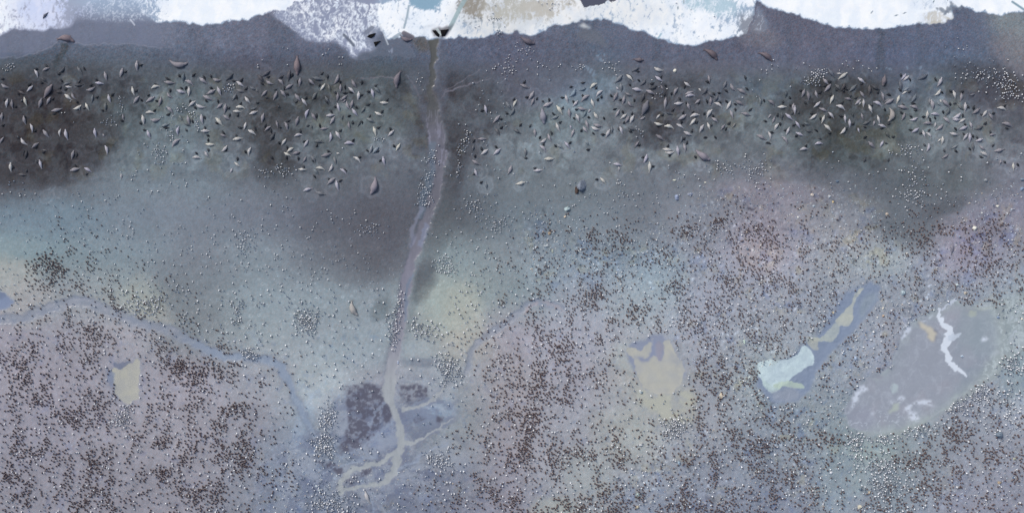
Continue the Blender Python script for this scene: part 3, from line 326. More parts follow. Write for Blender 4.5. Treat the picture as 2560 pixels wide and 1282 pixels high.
paint(blur(pond_b, 18), (128, 136, 156), .5); paint(blur(pond_c, 18), (124, 134, 152), .5); paint(blur(pond_d, 12), (132, 142, 152), .5)
paint(blur(inpoly([(1590,960),(1700,950),(1745,1000),(1740,1050),(1660,1050),(1600,1010)], WX, WY), 16) * (.4 + .8 * smooth(fbm(26, 61, 4), -.3, .2)), (164, 166, 158), .85)
paint(blur(inpoly([(2170,700),(2200,690),(2240,640),(2230,620),(2200,650)], WX, WY), 16), (150, 156, 160), .5)
fan = blur(inpoly([(720,1100),(800,1060),(870,960),(960,950),(1080,950),(1150,1000),(1130,1060),(1180,1150),(1120,1220),(1000,1282),(1000,1400),(680,1400),(690,1180)], WX, WY), 26)
fs = bent(fbm(34, 208, 5, 1.4, .8), 22, 40, 209); paint(fan * smooth(fs, .0, .35), (150, 158, 174), .6); paint(fan * smooth(-fs, .02, .35), (106, 114, 138), .55)
paint(fan * np.clip(1 - np.abs(fs - .05) * 14, 0, 1), (166, 172, 184), .45)
for pts in ([(862,962),(905,955),(958,962),(965,990),(985,1030),(975,1060),(935,1090),(915,1115),(880,1128),(850,1124),(862,1085),(872,1045),(866,1000)],[(1000,958),(1040,962),(1072,958),(1077,985),(1055,1000),(1025,1010),(1005,995)],[(868,1192),(895,1178),(930,1168),(932,1180),(905,1200),(885,1210),(868,1205)],[(778,1138),(800,1150),(830,1150),(862,1175),(850,1188),(810,1165)],[(1045,1040),(1062,1042),(1050,1058),(1038,1054)],[(1088,1042),(1108,1040),(1106,1052),(1092,1056)]):
    paint(blur(inpoly(pts, WX, WY), 6) * (.25 + .95 * smooth(bent(pn, 10, 16, 241) + .7 * fbm(6, 151, 3), -.4, .45)), (82, 82, 98), .82)
for pts in ([(985,1050,1.5),(955,1075,3),(920,1110,2),(880,1130,2),(850,1140,3)],[(940,1140,2),(900,1150,3),(840,1165,2),(800,1180,3)],[(990,1170,2),(1040,1150,3),(1080,1120,2),(1120,1105,1)],[(850,1230,3),(830,1250,2),(800,1282,3)],[(905,1225,2),(930,1250,3),(935,1290,2)],[(965,1000,2),(940,1030,3),(925,1060,2)]):
    paint(smooth(strip(pts), -3, 2), (142, 154, 176), .6)
# stream bed tints: brown lagoon water high up, milky lilac below
LAB[stream > 0] = 1
t = np.interp(GY, [80, 130, 270, 330, 500, 700, 860, 960, 1280], [0, 1, 2, 3, 4, 5, 6, 7, 8])
SC = np.array([(88,88,86),(80,82,82),(82,84,88),(104,104,118),(108,108,120),(122,122,138),(140,141,155),(156,161,168),(160,166,170)], float)
ti = np.minimum(t.astype(int), 7); sc = SC[ti] + (SC[ti + 1] - SC[ti]) * (t - ti)[..., None]
sc = sc * (1 + .07 * fbm(11, 162, 4, .6, 2.2))[..., None]; m = (smooth(stream, -2., 2.) * (.9 - .05 * smooth(GY, 930, 1000)))[..., None]; IMG = IMG * (1 - m) + sc * m
br = (stream > 0) & (GY > 275) & (GY < 420); shade(br * smooth(fbm(7, 62, 3, .7, 2.6), .12, .4), (20, 20, 24)); shade((np.abs(stream - .6) < 1.1) * (GY > 270) * (GY < 560) * smooth(fbm(30, 161, 2), -.3, .3), (11, 11, 14))
paint(smooth(strip([(1082,360,8),(1078,420,8),(1066,470,8),(1056,510,8),(1050,545,5)], WX, WY), -5, 4), (104, 118, 136), .7)
paint(smooth(strip([(1052,520,3),(1036,570,5),(1030,610,4)], WX, WY), -4, 2), (132, 136, 158), .6); paint(smooth(strip([(1066,560,5),(1060,590,7),(1052,612,4)], WX, WY), -3, 2), (124, 132, 156), .7)
paint(smooth(strip([(1016,800,2),(1018,740,3),(1028,690,2)], WX, WY), -3, 1), (104, 120, 142), .6)

LAB[(brook_a > 0) & (LAB == 0)] = 2; LAB[(brook_b > 0) & (LAB == 0)] = 2
m = smooth(np.maximum(brook_a, brook_b), -2.5, 4) * (LAB != 1); paint(m * (.35 + .65 * smooth(fbm(18, 163, 3), -.25, .3)), (127, 136, 155), .7); paint(m * smooth(fbm(12, 164, 3, 2, .7), .15, .4), (146, 150, 164), .5)
paint(m * smooth(GX, 430, 560) * (GX < 800), (130, 146, 170), .6); shade(m * smooth(fbm(9, 63, 3), .1, .5), (10, 9, 6))
paint(smooth(strip([(1310,785,3),(1330,765,4),(1345,755,3)], WX, WY), -2, 1.5), (150, 146, 156), .7); paint(smooth(strip([(1358,750,3),(1390,765,4),(1410,775,2)], WX, WY), -2, 1.5), (148, 146, 156), .7)
LAB[puddle] = 3; paint(blur(puddle, 3), (116, 130, 160), .9); paint(puddle * smooth(-(GX * .6 + GY), -755, -745), (100, 112, 138), .6)
LAB[pond_a] = 4; stain([(287,918),(300,926),(318,918),(338,900),(350,894),(352,930),(348,965),(342,990),(328,1006),(305,1000),(290,980),(285,950)], (167, 167, 160), 3, 1.); stain([(283,905),(300,912),(318,906),(330,898),(318,916),(300,924),(288,918)], (104, 112, 134), 3, .8); stain([(268,918),(284,925),(290,945),(282,965),(270,945)], (116, 128, 154), 5, .7); stain([(290,985),(310,1002),(330,1008),(340,995),(320,990)], (150, 152, 160), 5, .6); paint(pond_a * smooth(GY, 975, 1000), (158, 160, 158), .7)
LAB[pond_b] = 5; paint(blur(pond_b, 4), (126, 134, 156), .9)
for pts in ([(1566,872),(1590,865),(1598,885),(1618,870),(1632,845),(1628,882),(1622,890),(1612,897),(1592,895),(1575,890)],[(1585,895),(1615,900),(1635,885),(1642,905),(1655,910),(1662,880),(1655,845),(1670,850),(1684,880),(1704,905),(1712,938),(1700,962),(1672,980),(1640,985),(1612,972),(1592,940)]):
    stain(pts, (166, 166, 160), 4)
paint(blur(inpoly([(1640,848),(1650,852),(1658,862),(1654,880),(1655,902),(1645,905),(1638,893),(1641,870)]), 3) , (136, 136, 152), .9)
paint(blur(inpoly([(1588,892),(1600,894),(1612,896),(1622,890),(1630,872),(1634,850),(1640,850),(1634,885),(1620,902),(1605,902)]), 2), (122, 130, 156), .9)
paint(blur(inpoly([(1662,868),(1700,920),(1712,960),(1720,935),(1700,895)]), 6), (136, 142, 156), .3)
LAB[pond_c] = 6; paint(blur(pond_c, 5), (118, 131, 155), .9); paint(blur(inpoly([(2170,730),(2195,730),(2180,760),(2150,800),(2140,780),(2155,750)], WX, WY), 8), (130, 142, 156), .7)
for pts, col in ([[(2166,712),(2150,722),(2136,736),(2128,760),(2104,782),(2088,800),(2096,814),(2120,815),(2132,798),(2131,768),(2138,745),(2152,730)], (168,172,166)],[[(2096,812),(2086,806),(2066,832),(2050,846),(2018,842),(2024,852),(2050,852),(2078,852),(2094,832)], (160,168,166)],[[(2020,848),(2046,846),(2040,860),(2044,872),(2032,872),(2018,858)], (160,164,160)],[[(2010,862),(1990,886),(1955,902),(1915,900),(1893,908),(1893,938),(1910,964),(1936,976),(1962,956),(1985,936),(2005,922),(2032,908),(2034,892),(2022,872)], (188,206,212)],[[(1930,962),(1968,950),(2000,958),(2012,970),(1984,968),(1955,964),(1936,976)], (166,182,172)],[[(1900,940),(1925,965),(1945,972),(1925,980),(1905,962)], (166,184,188)]):
    stain(pts, col, 3., .9, .45, GX * .6 + SX * .4, GY * .6 + SY * .4)
paint(blur(inpoly([(1925,978),(1960,968),(2005,978),(1990,1002),(1930,1002)], WX, WY), 8), (136, 144, 160), .8)
LAB[pond_d] = 7; paint(blur(pond_d, 4), (137, 143, 157), .95)
dn = fbm(30, 64, 5); paint(pond_d * smooth(GX, 2370, 2410) * smooth(dn, -.3, .4), (126, 136, 150), .7); paint(pond_d * smooth(fbm(60, 65, 3), .1, .5), (143, 145, 158), .6); paint(pond_d * ell(2150, 1050, 40, 40), (134, 138, 156), .5); shade(pond_d * 1., (0, 0, 0))
vein = np.abs(fbm(26, 66, 4)); vm = smooth(-vein, -.05, -.005)
paint(pond_d * vm * (.12 + .88 * smooth(np.maximum(GX - 2420, 0) + np.maximum(GY - 1000, 0) * 2, 10, 120)), (178, 187, 202), .75)
paint(pond_d * np.clip(1 - np.abs(bent(fbm(34, 167, 4), 16, 26, 207)) * 9, 0, 1), (158, 165, 180), .4); paint(np.clip(1 - np.abs(blur(pond_d, 7) - .5) * 3.2, 0, 1) * (.5 + .5 * RAG2), (166, 176, 184), .5); vein2 = 1 - np.abs(fbm(11, 165, 3)) * 7; paint(pond_d * np.clip(vein2, 0, 1) * (.15 + .6 * smooth(GX, 2440, 2500)), (170, 180, 194), .55)
paint(pond_d * ell(2450, 830, 60, 60), (132, 144, 154), .5); paint(pond_d * smooth(GX, 2480, 2530) * smooth(fbm(16, 166, 4), -.2, .25), (172, 182, 190), .6)
fringe = pond_d * (1 - blur(pond_d, 34)) * 2
paint(fringe * smooth(fbm(20, 67, 4), -.1, .3) * smooth(GX, 2150, 2200), (160, 172, 178), .7); paint(np.clip(fringe, 0, 1) * smooth(GX - GY * -.5, 2600, 2800), (142, 154, 158), .5)
paint(smooth(strip([(2385,752,4),(2365,765,4),(2350,775,2)]), -2, 1.5), (182, 190, 206), .9)
paint(smooth(strip([(2346,770,3),(2346,790,5),(2358,808,7),(2370,820,7),(2372,840,10),(2366,858,9),(2360,868,7),(2366,885,6),(2372,905,6),(2384,918,8),(2402,926,5),(2418,938,2)], SX, SY), -1.2, 1.2), (196, 204, 218), .95)
paint(smooth(strip([(2375,842,6),(2390,842,5),(2398,838,4)], SX, SY), -1.5, 1.5), (176, 186, 202), .9)
paint(blur(inpoly([(2290,803),(2302,808),(2322,816),(2340,824),(2341,842),(2336,855),(2324,850),(2318,838),(2312,824),(2300,815)], WX, WY), 6), (104, 106, 122), .7)
paint(blur(inpoly([(2292,802),(2302,807),(2322,815),(2332,826),(2340,825),(2341,842),(2336,855),(2324,850),(2319,836),(2312,824),(2300,816)]), 2), (178, 174, 164), .95)
for pts in ([(2150,968),(2165,966),(2172,972),(2152,988),(2142,1000),(2130,1012),(2122,1028),(2120,1015),(2135,985)],[(2258,812),(2282,818),(2262,842),(2254,850),(2250,846)],[(2304,795),(2330,785),(2318,800),(2306,800)],[(2246,985),(2262,990),(2250,1002),(2238,1005)],[(2260,1020),(2285,1002),(2325,998),(2332,1014),(2310,1010),(2285,1008),(2268,1024)],[(2272,1022),(2290,1030),(2286,1040),(2300,1048),(2280,1052),(2266,1040)],[(2222,998),(2236,998),(2228,1008),(2220,1006)],[(2172,1034),(2182,1030),(2186,1036)],[(2535,835),(2560,820),(2560,870),(2530,862)],[(2450,758),(2480,755),(2470,772),(2440,770)],[(2470,890),(2490,875),(2500,880),(2476,895)],[(2456,840),(2474,850),(2460,858),(2450,850)]):
    paint(blur(inpoly(pts, WX, WY), 3) * smooth(fbm(6, 68, 2), -.6, .1), (192, 200, 216), .85)
paint(blur(inpoly([(2215,1024),(2230,1008),(2250,1003),(2240,1018),(2222,1030)], WX, WY), 3), (164, 174, 168), .8); paint(ell(2236, 970, 10, 10), (168, 184, 190), .6); paint(ell(2430, 785, 14, 8), (160, 168, 158), .6); paint(ell(2460, 770, 30, 6), (160, 166, 160), .5)
paint(blur(inpoly([(2118,1075),(2250,1090),(2400,1005),(2490,940),(2510,905),(2560,870),(2560,858),(2500,890),(2480,930),(2400,990),(2330,1040),(2250,1075),(2170,1086)], WX, WY), 6), (138, 148, 152), .6)
crust = blur(inpoly([(2400,764),(2470,752),(2560,728),(2640,720),(2640,890),(2560,868),(2505,895),(2480,935),(2440,960),(2470,900),(2495,850),(2490,800),(2470,770)], WX, WY), 12)
paint(crust, (136, 146, 152), .7); cn = bent(fbm(15, 221, 4), 9, 16, 222); paint(crust * np.clip(1 - np.abs(cn) * 6, 0, 1), (176, 188, 196), .7); paint(crust * smooth(cn, .12, .35) * smooth(GX, 2500, 2550), (178, 188, 202), .8)
IMG *= (1 + (LAB >= 3) * .025 * fbm(18, 69, 4))[..., None]
# the sea: foam amount F over wet sand, drawn from the wave lines
EX = GX + 5 * fbm(22, 71, 3) + 5 * fbm(7, 72, 2); EY = GY + 5 * fbm(20, 73, 3) + 6 * fbm(7, 74, 3)
F = np.zeros(GX.shape); SEA = np.zeros(GX.shape, bool)
def sea(pts, f, feather=2.0, X=None, Y=None):
    global F
    q = inpoly(pts, EX if X is None else X, EY if Y is None else Y); F = np.maximum(F, blur(q, feather) * f); return q
fA = sea([(-300,-220),(-300,95),(0,88),(12,82),(30,70),(65,74),(100,76),(120,72),(150,72),(175,66),(195,50),(200,20),(205,-220)], .80, 7)
F *= 1 - smooth(GX, 110, 265) * (GX < 300); fC = sea([(150,-220),(150,60),(205,52),(300,60),(395,54),(450,-220)], .40, 24)
F0 = F.copy(); fB = sea([(395,-220),(330,-20),(345,30),(395,54),(430,55),(470,56),(510,60),(540,60),(556,61),(564,52),(590,50),(620,48),(632,38),(660,36),(674,24),(690,28),(712,28),(735,12),(762,6),(775,-220)], .97, 3)
F = np.where(GX < 470, F0 + (F - F0) * smooth(GX, 330, 440), F); fD = sea([(668,32),(700,24),(735,10),(775,-220),(960,-220),(955,70),(948,85),(925,100),(945,118),(925,132),(900,128),(892,148),(884,147),(868,125),(840,106),(800,103),(765,98),(730,72),(700,50)], .60, 14)
fE = sea([(945,-220),(943,60),(955,80),(968,97),(985,96),(1000,93),(1012,84),(1035,92),(1060,95),(1085,96),(1105,95),(1125,96),(1150,92),(1180,100),(1220,90),(1245,78),(1262,82),(1282,82),(1290,78),(1310,88),(1335,92),(1355,80),(1375,65),(1410,62),(1440,56),(1455,50),(1500,46),(1530,52),(1560,62),(1580,72),(1612,82),(1640,95),(1655,97),(1690,110),(1735,114),(1745,112),(1762,102),(1800,102),(1820,94),(1860,90),(1872,78),(1880,40),(1892,5),(1890,-220)], .88, 2)
fG = sea([(1870,-220),(1885,-4),(1925,17),(1960,28),(1990,35),(2030,50),(2060,60),(2090,67),(2120,66),(2135,72),(2200,72),(2240,68),(2262,62),(2320,58),(2362,60),(2385,42),(2375,14),(2400,16),(2430,24),(2455,28),(2490,33),(2505,36),(2540,32),(2860,30),(2860,-220)], .98, 2)
cm = blur(fC, 4); F = np.maximum(F, cm * (.36 + .42 * smooth(GX, 290, 420) + .42 * smooth(-GX, -290, -150)) * smooth(-GY, -62, 10)); fL = sea([(1872,78),(1880,40),(1892,5),(1900,10),(1930,60),(1918,88),(1895,88)], .3, 14)
# thin wash films
def film(pts, col, k, line=.5, fade=1.):
    q = inpoly(pts, EX, EY); paint(blur(q, 3) * fade, col, k); e = blur(q, 2.2); paint(np.clip(1 - np.abs(e - .5) * 3.4, 0, 1) * (GY > 60) * fade, (150, 154, 172), line); return q
wash1 = film([(-300,146),(0,143),(50,143),(75,135),(110,125),(138,108),(145,100),(185,108),(210,112),(260,108),(300,112),(330,112),(375,118),(410,122),(425,118),(440,105),(470,98),(500,60),(480,-220),(-300,-220)], (108, 116, 140), .8, .5, smooth(-GX, -490, -350) * (.7 + .3 * smooth(fbm(40, 231, 3, .5, 2), -.3, .3)))
wash2 = film([(880,148),(900,150),(960,140),(1000,140),(1040,142),(1020,100),(930,90)], (104, 112, 130), .55, .2)
SEA = (F > .12) | ((wash1 & (GY < 150)) & (F > .02)) | (wash1 & (GY < 132) & (GX < 440))
lace = bent(1 - np.abs(fbm(13, 75, 4, .6, 1.5)) * 3.2, 9, 14, 175); lace2 = bent(1 - np.abs(fbm(7, 76, 3, .8, 1.1)) * 3.0, 6, 9, 177); big = fbm(60, 77, 4, .7, 1.3)
Fq = F.copy()
for cx, cy, rx, ry_, d in [(215,10,50,50,.34),(190,40,26,26,.3),(760,40,70,60,.1),(1065,0,38,24,.85),(940,-2,60,14,.6),(1100,40,8,30,.2),(1180,10,40,34,.5),(1180,60,30,20,.2),(1275,20,60,34,.3),(1330,30,50,34,.26),(1230,40,40,30,.14),(1770,8,70,26,.42),(1840,40,60,34,.3),(1880,70,30,24,.5),(1380,10,60,30,.3),(1500,30,60,20,.12),(2330,8,70,18,.3),(2340,46,50,16,.4),(2100,20,80,30,.08),(620,-40,200,40,.3),(1500,-60,300,50,.4),(2200,-80,300,60,.3),(900,-60,250,40,.4)]:
    Fq -= ell(cx, cy, rx, ry_) * d
fo = np.clip(Fq + big * .16 * (Fq < .9), 0, 1)
white = np.clip(smooth(fo * 1.15 + .30 * (lace - .45) + .16 * (lace2 - .5), .36, .86) , 0, 1)
white = np.where(F > .9, np.maximum(white, smooth(fo, .45, .85)), white)
white = np.maximum(white, smooth(bent(1 - np.abs(fbm(9, 171, 4, .55, 2.2)) * 4, 10, 12, 179), .45, 1.) * .55 * smooth(F, .2, .34) * (F < .5)); white = np.clip(white * (F > .03), 0, 1)
# water body colour where the foam is thin
wc = np.zeros(IMG.shape) + np.array((150, 170, 196.)); 
def wmix(m, c):
    global wc
    m = np.clip(m, 0, 1)[..., None]; wc = wc * (1 - m) + np.array(c, float) * m
wmix(ell(1065,0,50,30), (134,166,190)); wmix(ell(1190,10,60,50), (148,144,138)); wmix(ell(1290,30,90,50), (182,182,178)); wmix(ell(1390,20,90,40), (188,186,182)); wmix(ell(1770,10,90,40), (176,200,216)); wmix(smooth(GX,1830,1860)*smooth(-GX,-1930,-1900)*smooth(GY,20,50), (140,146,160)); wmix(ell(2340,46,60,20), (196,194,190)); wmix(smooth(-GX,-420,-330)*smooth(GY,-30,80), (116,124,148)); wmix(smooth(-GX,-460,-330)*smooth(-GY,-70,20)*smooth(GX,130,260), (160,180,208)); wmix(smooth(GX,640,680)*smooth(-GX,-965,-925), (138,146,172)); wmix(smooth(-GX,-260,-120)*smooth(GY,-40,20), (160,166,190))
cover = smooth(F, .08, .5); IMG = IMG * (1 - cover[..., None]) + wc * cover[..., None]
fcol = np.array((244, 247, 253.)) - (np.clip(1 - fo, 0, 1) * .35)[..., None] * np.array((70, 60, 34.)); pk = ell(130, 30, 110, 60); fcol = fcol - pk[..., None] * np.array((26, 24, 8.)); wm = np.clip(ell(1240,50,120,70) + ell(1500,30,200,50) * .6, 0, 1); fcol = fcol - wm[..., None] * np.array((18, 20, 24.))
ft = bent(fbm(26, 211, 4, .7, 1.4), 14, 20, 213); fcol = fcol - (np.clip(.5 + 1.3 * ft, 0, 1) * .5)[..., None] * np.array((26, 17, 6.)); fcol = fcol - (np.clip(1 - np.abs(bent(fbm(10, 215, 3), 8, 12, 216)) * 5, 0, 1) * .5)[..., None] * np.array((-6, -4, 0.)); w3 = white[..., None]; IMG = IMG * (1 - w3) + fcol * w3
# a stray mosaic tile of bare dark sand and a few painted streaks in the foam
bar = inpoly([(1436,-40),(1450,2),(1459,21),(1545,-2),(1560,-40)]); paint(bar, (82, 86, 104), 1); SEA &= ~bar
for pts, w, col in [([(1162,0),(1150,20),(1138,45),(1124,72)], 5, (150,172,180)),([(1022,15),(1018,40),(1010,70)], 2.4, (150,168,184)),([(1000,85),(985,95)], 4, (156,170,186)),([(860,88),(875,103),(884,114)], 3.5, (92,100,118)),([(2532,5),(2560,24)], 2.5, (110,140,160)),([(1653,85),(1646,96)], 2, (150,180,200)),([(915,82),(930,70)], 5, (112,120,138)),([(948,60),(958,82),(970,112)], 1.2, (206,214,226)),([(738,15),(758,31)], 1, (210,216,228)),([(326,50),(336,63)], 1.2, (214,220,236)),([(1010,84),(1030,94)], 6, (96,92,104))]:
    paint(smooth(strip([(a, b, w) for a, b in pts], GX, GY), -1.4, 1), col, .85)
paint(blur(inpoly([(906,82),(925,70),(950,68),(958,84),(940,100),(950,112),(930,120),(918,110)], EX, EY), 4), (120, 128, 150), .6)
paint(blur(inpoly([(1076,74),(1124,66),(1135,60),(1120,86),(1105,95),(1085,92)], EX, EY), 3), (96, 96, 106), .8); paint(inpoly([(1090,72),(1100,73),(1104,88),(1098,90)], EX, EY), (190, 206, 212), .8)
paint(blur(inpoly([(1448,69),(1456,56),(1473,64),(1466,70)], EX, EY), 3), (222, 226, 230), .7); paint(blur(inpoly([(1440,88),(1460,70),(1500,80),(1522,118),(1480,108)], EX, EY), 3), (110, 114, 124), .5)
paint(ell(984, 126, 5, 10), (150, 158, 180), .7); paint(ell(973, 131, 4, 4), (150, 158, 180), .7)
for x, y in [(2380,14),(2372,22),(2368,30),(2376,26),(2384,22),(2390,16),(2365,34),(2358,28),(2350,24),(2400,20)]: paint(ell(x, y, 6, 6, 0, EX, EY), (112, 122, 138), .7)
for x, y, a in [(2241,39,1.4),(2262,33,1.2),(2180,31,.6),(1710,4,0),(1695,20,0),(2370,-2,0),(2335,4,.5)]: paint(ell(x, y, 1.4, 5, a, GX, GY), (90, 112, 130), .8)
for x, y, r_ in [(1497,142,5),(1503,150,4),(1510,155,4),(1511,137,3),(1462,168,6),(1470,172,5),(1478,176,5),(1488,185,6),(2215,170,4),(2222,174,4),(2228,176,3),(2268,170,5),(2305,171,5)]: paint(ell(x, y, r_ * .8, r_, .3, EX, EY), (132, 152, 174), .55)
LAB[SEA & (GY < 150)] = 8; LAB[(LAB == 8) & (white > .62) & (F > .3)] = 9
IMG = np.where((LAB < 8)[..., None], IMG * (1 + .075 * smooth(GY, 540, 680) * (.55 + .45 * smooth(GX, 1200, 1400)))[..., None], IMG); IMG = np.clip(IMG, 24, 254)
# ---------------------------------------------------------------- relief in metres
H = .10 * fbm(160, 81, 4) + .03 * fbm(20, 82, 3) + .8 * smooth(GY, 560, 900) - .5 * smooth(-GY, -110, 120)
H -= (.2 - .14 * smooth(GY, 900, 980)) * smooth(stream, -8, 4) + .12 * smooth(np.maximum(brook_a, brook_b), -4, 4) + .1 * blur(pond_a | pond_b | pond_c | pond_d | puddle, 10)
H += PEB * (.10 * fbm(8, 83, 3) + .35) + band * .05 * fbm(12, 84, 3)
H += .05 * white * (.6 + .5 * fbm(9, 85, 2)) * (LAB >= 8)
H = H - H[np.argmin(np.abs(gy - 641)), np.argmin(np.abs(gx - 1280))]
def ground(px, py):
    u = np.clip((np.asarray(px, float) - X0) / ST, 0, NX - 1.001); v = np.clip((np.asarray(py, float) - Y0) / ST, 0, NY - 1.001)
    i = u.astype(int); j = v.astype(int); a = u - i; b = v - j
    return (H[j, i] * (1 - a) + H[j, i + 1] * a) * (1 - b) + (H[j + 1, i] * (1 - a) + H[j + 1, i + 1] * a) * b
def attr_mat(name, rough, spec, grain=.12, gscale=7., bump=.0, var=0.):
    m = bpy.data.materials.new(name); m.use_nodes = True; n = m.node_tree.nodes; l = m.node_tree.links
    b = n["Principled BSDF"]; b.inputs["Roughness"].default_value = rough; b.inputs["Specular IOR Level"].default_value = spec
    a = n.new("ShaderNodeAttribute"); a.attribute_name = "tint"; src = a.outputs["Color"]
    g = n.new("ShaderNodeNewGeometry"); t = n.new("ShaderNodeTexNoise"); t.inputs["Scale"].default_value = gscale; t.inputs["Detail"].default_value = 3; t.inputs["Roughness"].default_value = .65
    l.new(g.outputs["Position"], t.inputs["Vector"])
    r = n.new("ShaderNodeMapRange"); r.inputs["From Min"].default_value = .25; r.inputs["From Max"].default_value = .75; r.inputs["To Min"].default_value = 1 - grain; r.inputs["To Max"].default_value = 1 + grain
    l.new(t.outputs["Fac"], r.inputs["Value"])
    v = n.new("ShaderNodeVectorMath"); v.operation = 'SCALE'; l.new(src, v.inputs[0]); l.new(r.outputs["Result"], v.inputs["Scale"]); out = v.outputs[0]
    if var:
        o = n.new("ShaderNodeObjectInfo"); r2 = n.new("ShaderNodeMapRange"); r2.inputs["To Min"].default_value = 1 - var; r2.inputs["To Max"].default_value = 1 + var; l.new(o.outputs["Random"], r2.inputs["Value"])
        v2 = n.new("ShaderNodeVectorMath"); v2.operation = 'SCALE'; l.new(out, v2.inputs[0]); l.new(r2.outputs["Result"], v2.inputs["Scale"]); out = v2.outputs[0]
    l.new(out, b.inputs["Base Color"])
    if bump:
        bp = n.new("ShaderNodeBump"); bp.inputs["Strength"].default_value = bump; bp.inputs["Distance"].default_value = .05; l.new(t.outputs["Fac"], bp.inputs["Height"]); l.new(bp.outputs["Normal"], b.inputs["Normal"])
    return m
def np_mesh(name, co_, faces, tint, mat, smoothed=True):
    """mesh from arrays: vertices (n,3), quads or triangles (m,k), linear colour per vertex"""
    me = bpy.data.meshes.new(name); k = faces.shape[1]; nf = len(faces)
    me.vertices.add(len(co_)); me.vertices.foreach_set("co", np.ascontiguousarray(co_, np.float32).ravel())
    me.loops.add(nf * k); me.loops.foreach_set("vertex_index", np.ascontiguousarray(faces, np.int32).ravel())
    me.polygons.add(nf); me.polygons.foreach_set("loop_start", np.arange(0, nf * k, k, dtype=np.int32))
    try: me.polygons.foreach_set("loop_total", np.full(nf, k, np.int32))
    except Exception: pass
    me.polygons.foreach_set("use_smooth", np.full(nf, smoothed))
    me.update(calc_edges=True)
    a = me.attributes.new("tint", 'FLOAT_COLOR', 'POINT')
    a.data.foreach_set("color", np.hstack([tint, np.ones((len(tint), 1))]).astype(np.float32).ravel())
    me.materials.append(mat); return me
def tag(o, label=None, cat=None, group=None, kind=None):
    for k, v in (("label", label), ("category", cat), ("group", group), ("kind", kind)):
        if v: o[k] = v
    return o
def link(name, me, **kw):
    o = bpy.data.objects.new(name, me); C.objects.link(o); return tag(o, **kw)
sand_m = attr_mat("damp_sand", .95, .08, .10, 6., .25); water_m = attr_mat("shallow_water", .22, .25, .03, 2.); foam_m = attr_mat("sea_foam", .9, .1, .03, 3.); silt_m = attr_mat("silty_pond", .4, .2, .03, 2.)
cellL = LAB[:-1, :-1]; idx = np.arange(NX * NY).reshape(NY, NX)
P3 = np.stack([wx(GX), wy(GY), H], -1).reshape(-1, 3); T3 = alb(IMG).reshape(-1, 3)
def cells(name, labs, mat, **kw):
    q = np.isin(cellL, labs); j, i = np.nonzero(q)
    f = np.stack([idx[j + 1, i], idx[j + 1, i + 1], idx[j, i + 1], idx[j, i]], 1)
    un, inv = np.unique(f, return_inverse=True)
    return link(name, np_mesh(name, P3[un], inv.reshape(-1, 4), T3[un], mat), **kw)
cells("beach_sand", [0], sand_m, label="grey damp sand beach with mud and pebbly plateau", cat="ground", kind="structure")
cells("stream_water", [1], water_m, label="shallow braided stream running down the beach to the sea", cat="stream", kind="structure")
cells("brook_water", [2], water_m, label="narrow bluish brooks edging the brown chick grounds", cat="stream", kind="structure")
cells("puddle_water", [3], water_m, label="blue puddle at the left photo edge", cat="water", kind="structure")
cells("pond_water", [4], silt_m, label="small tan silty pond among chicks at left", cat="water", kind="structure")
cells("pond_water", [5], silt_m, label="forked tan pond with blue margin among chicks at right", cat="water", kind="structure")
cells("pond_water", [6], silt_m, label="long diagonal blue pond with tan and cyan shallows", cat="water", kind="structure")
cells("lagoon_water", [7], silt_m, label="wide lilac lagoon with white mineral streaks and a yellow pool", cat="water", kind="structure")
cells("sea_water", [8], water_m, label="bluish sea wash between the foam patches", cat="sea", kind="structure")
cells("sea_foam", [9], foam_m, label="white foam of spent waves along the shore", cat="foam", kind="stuff")
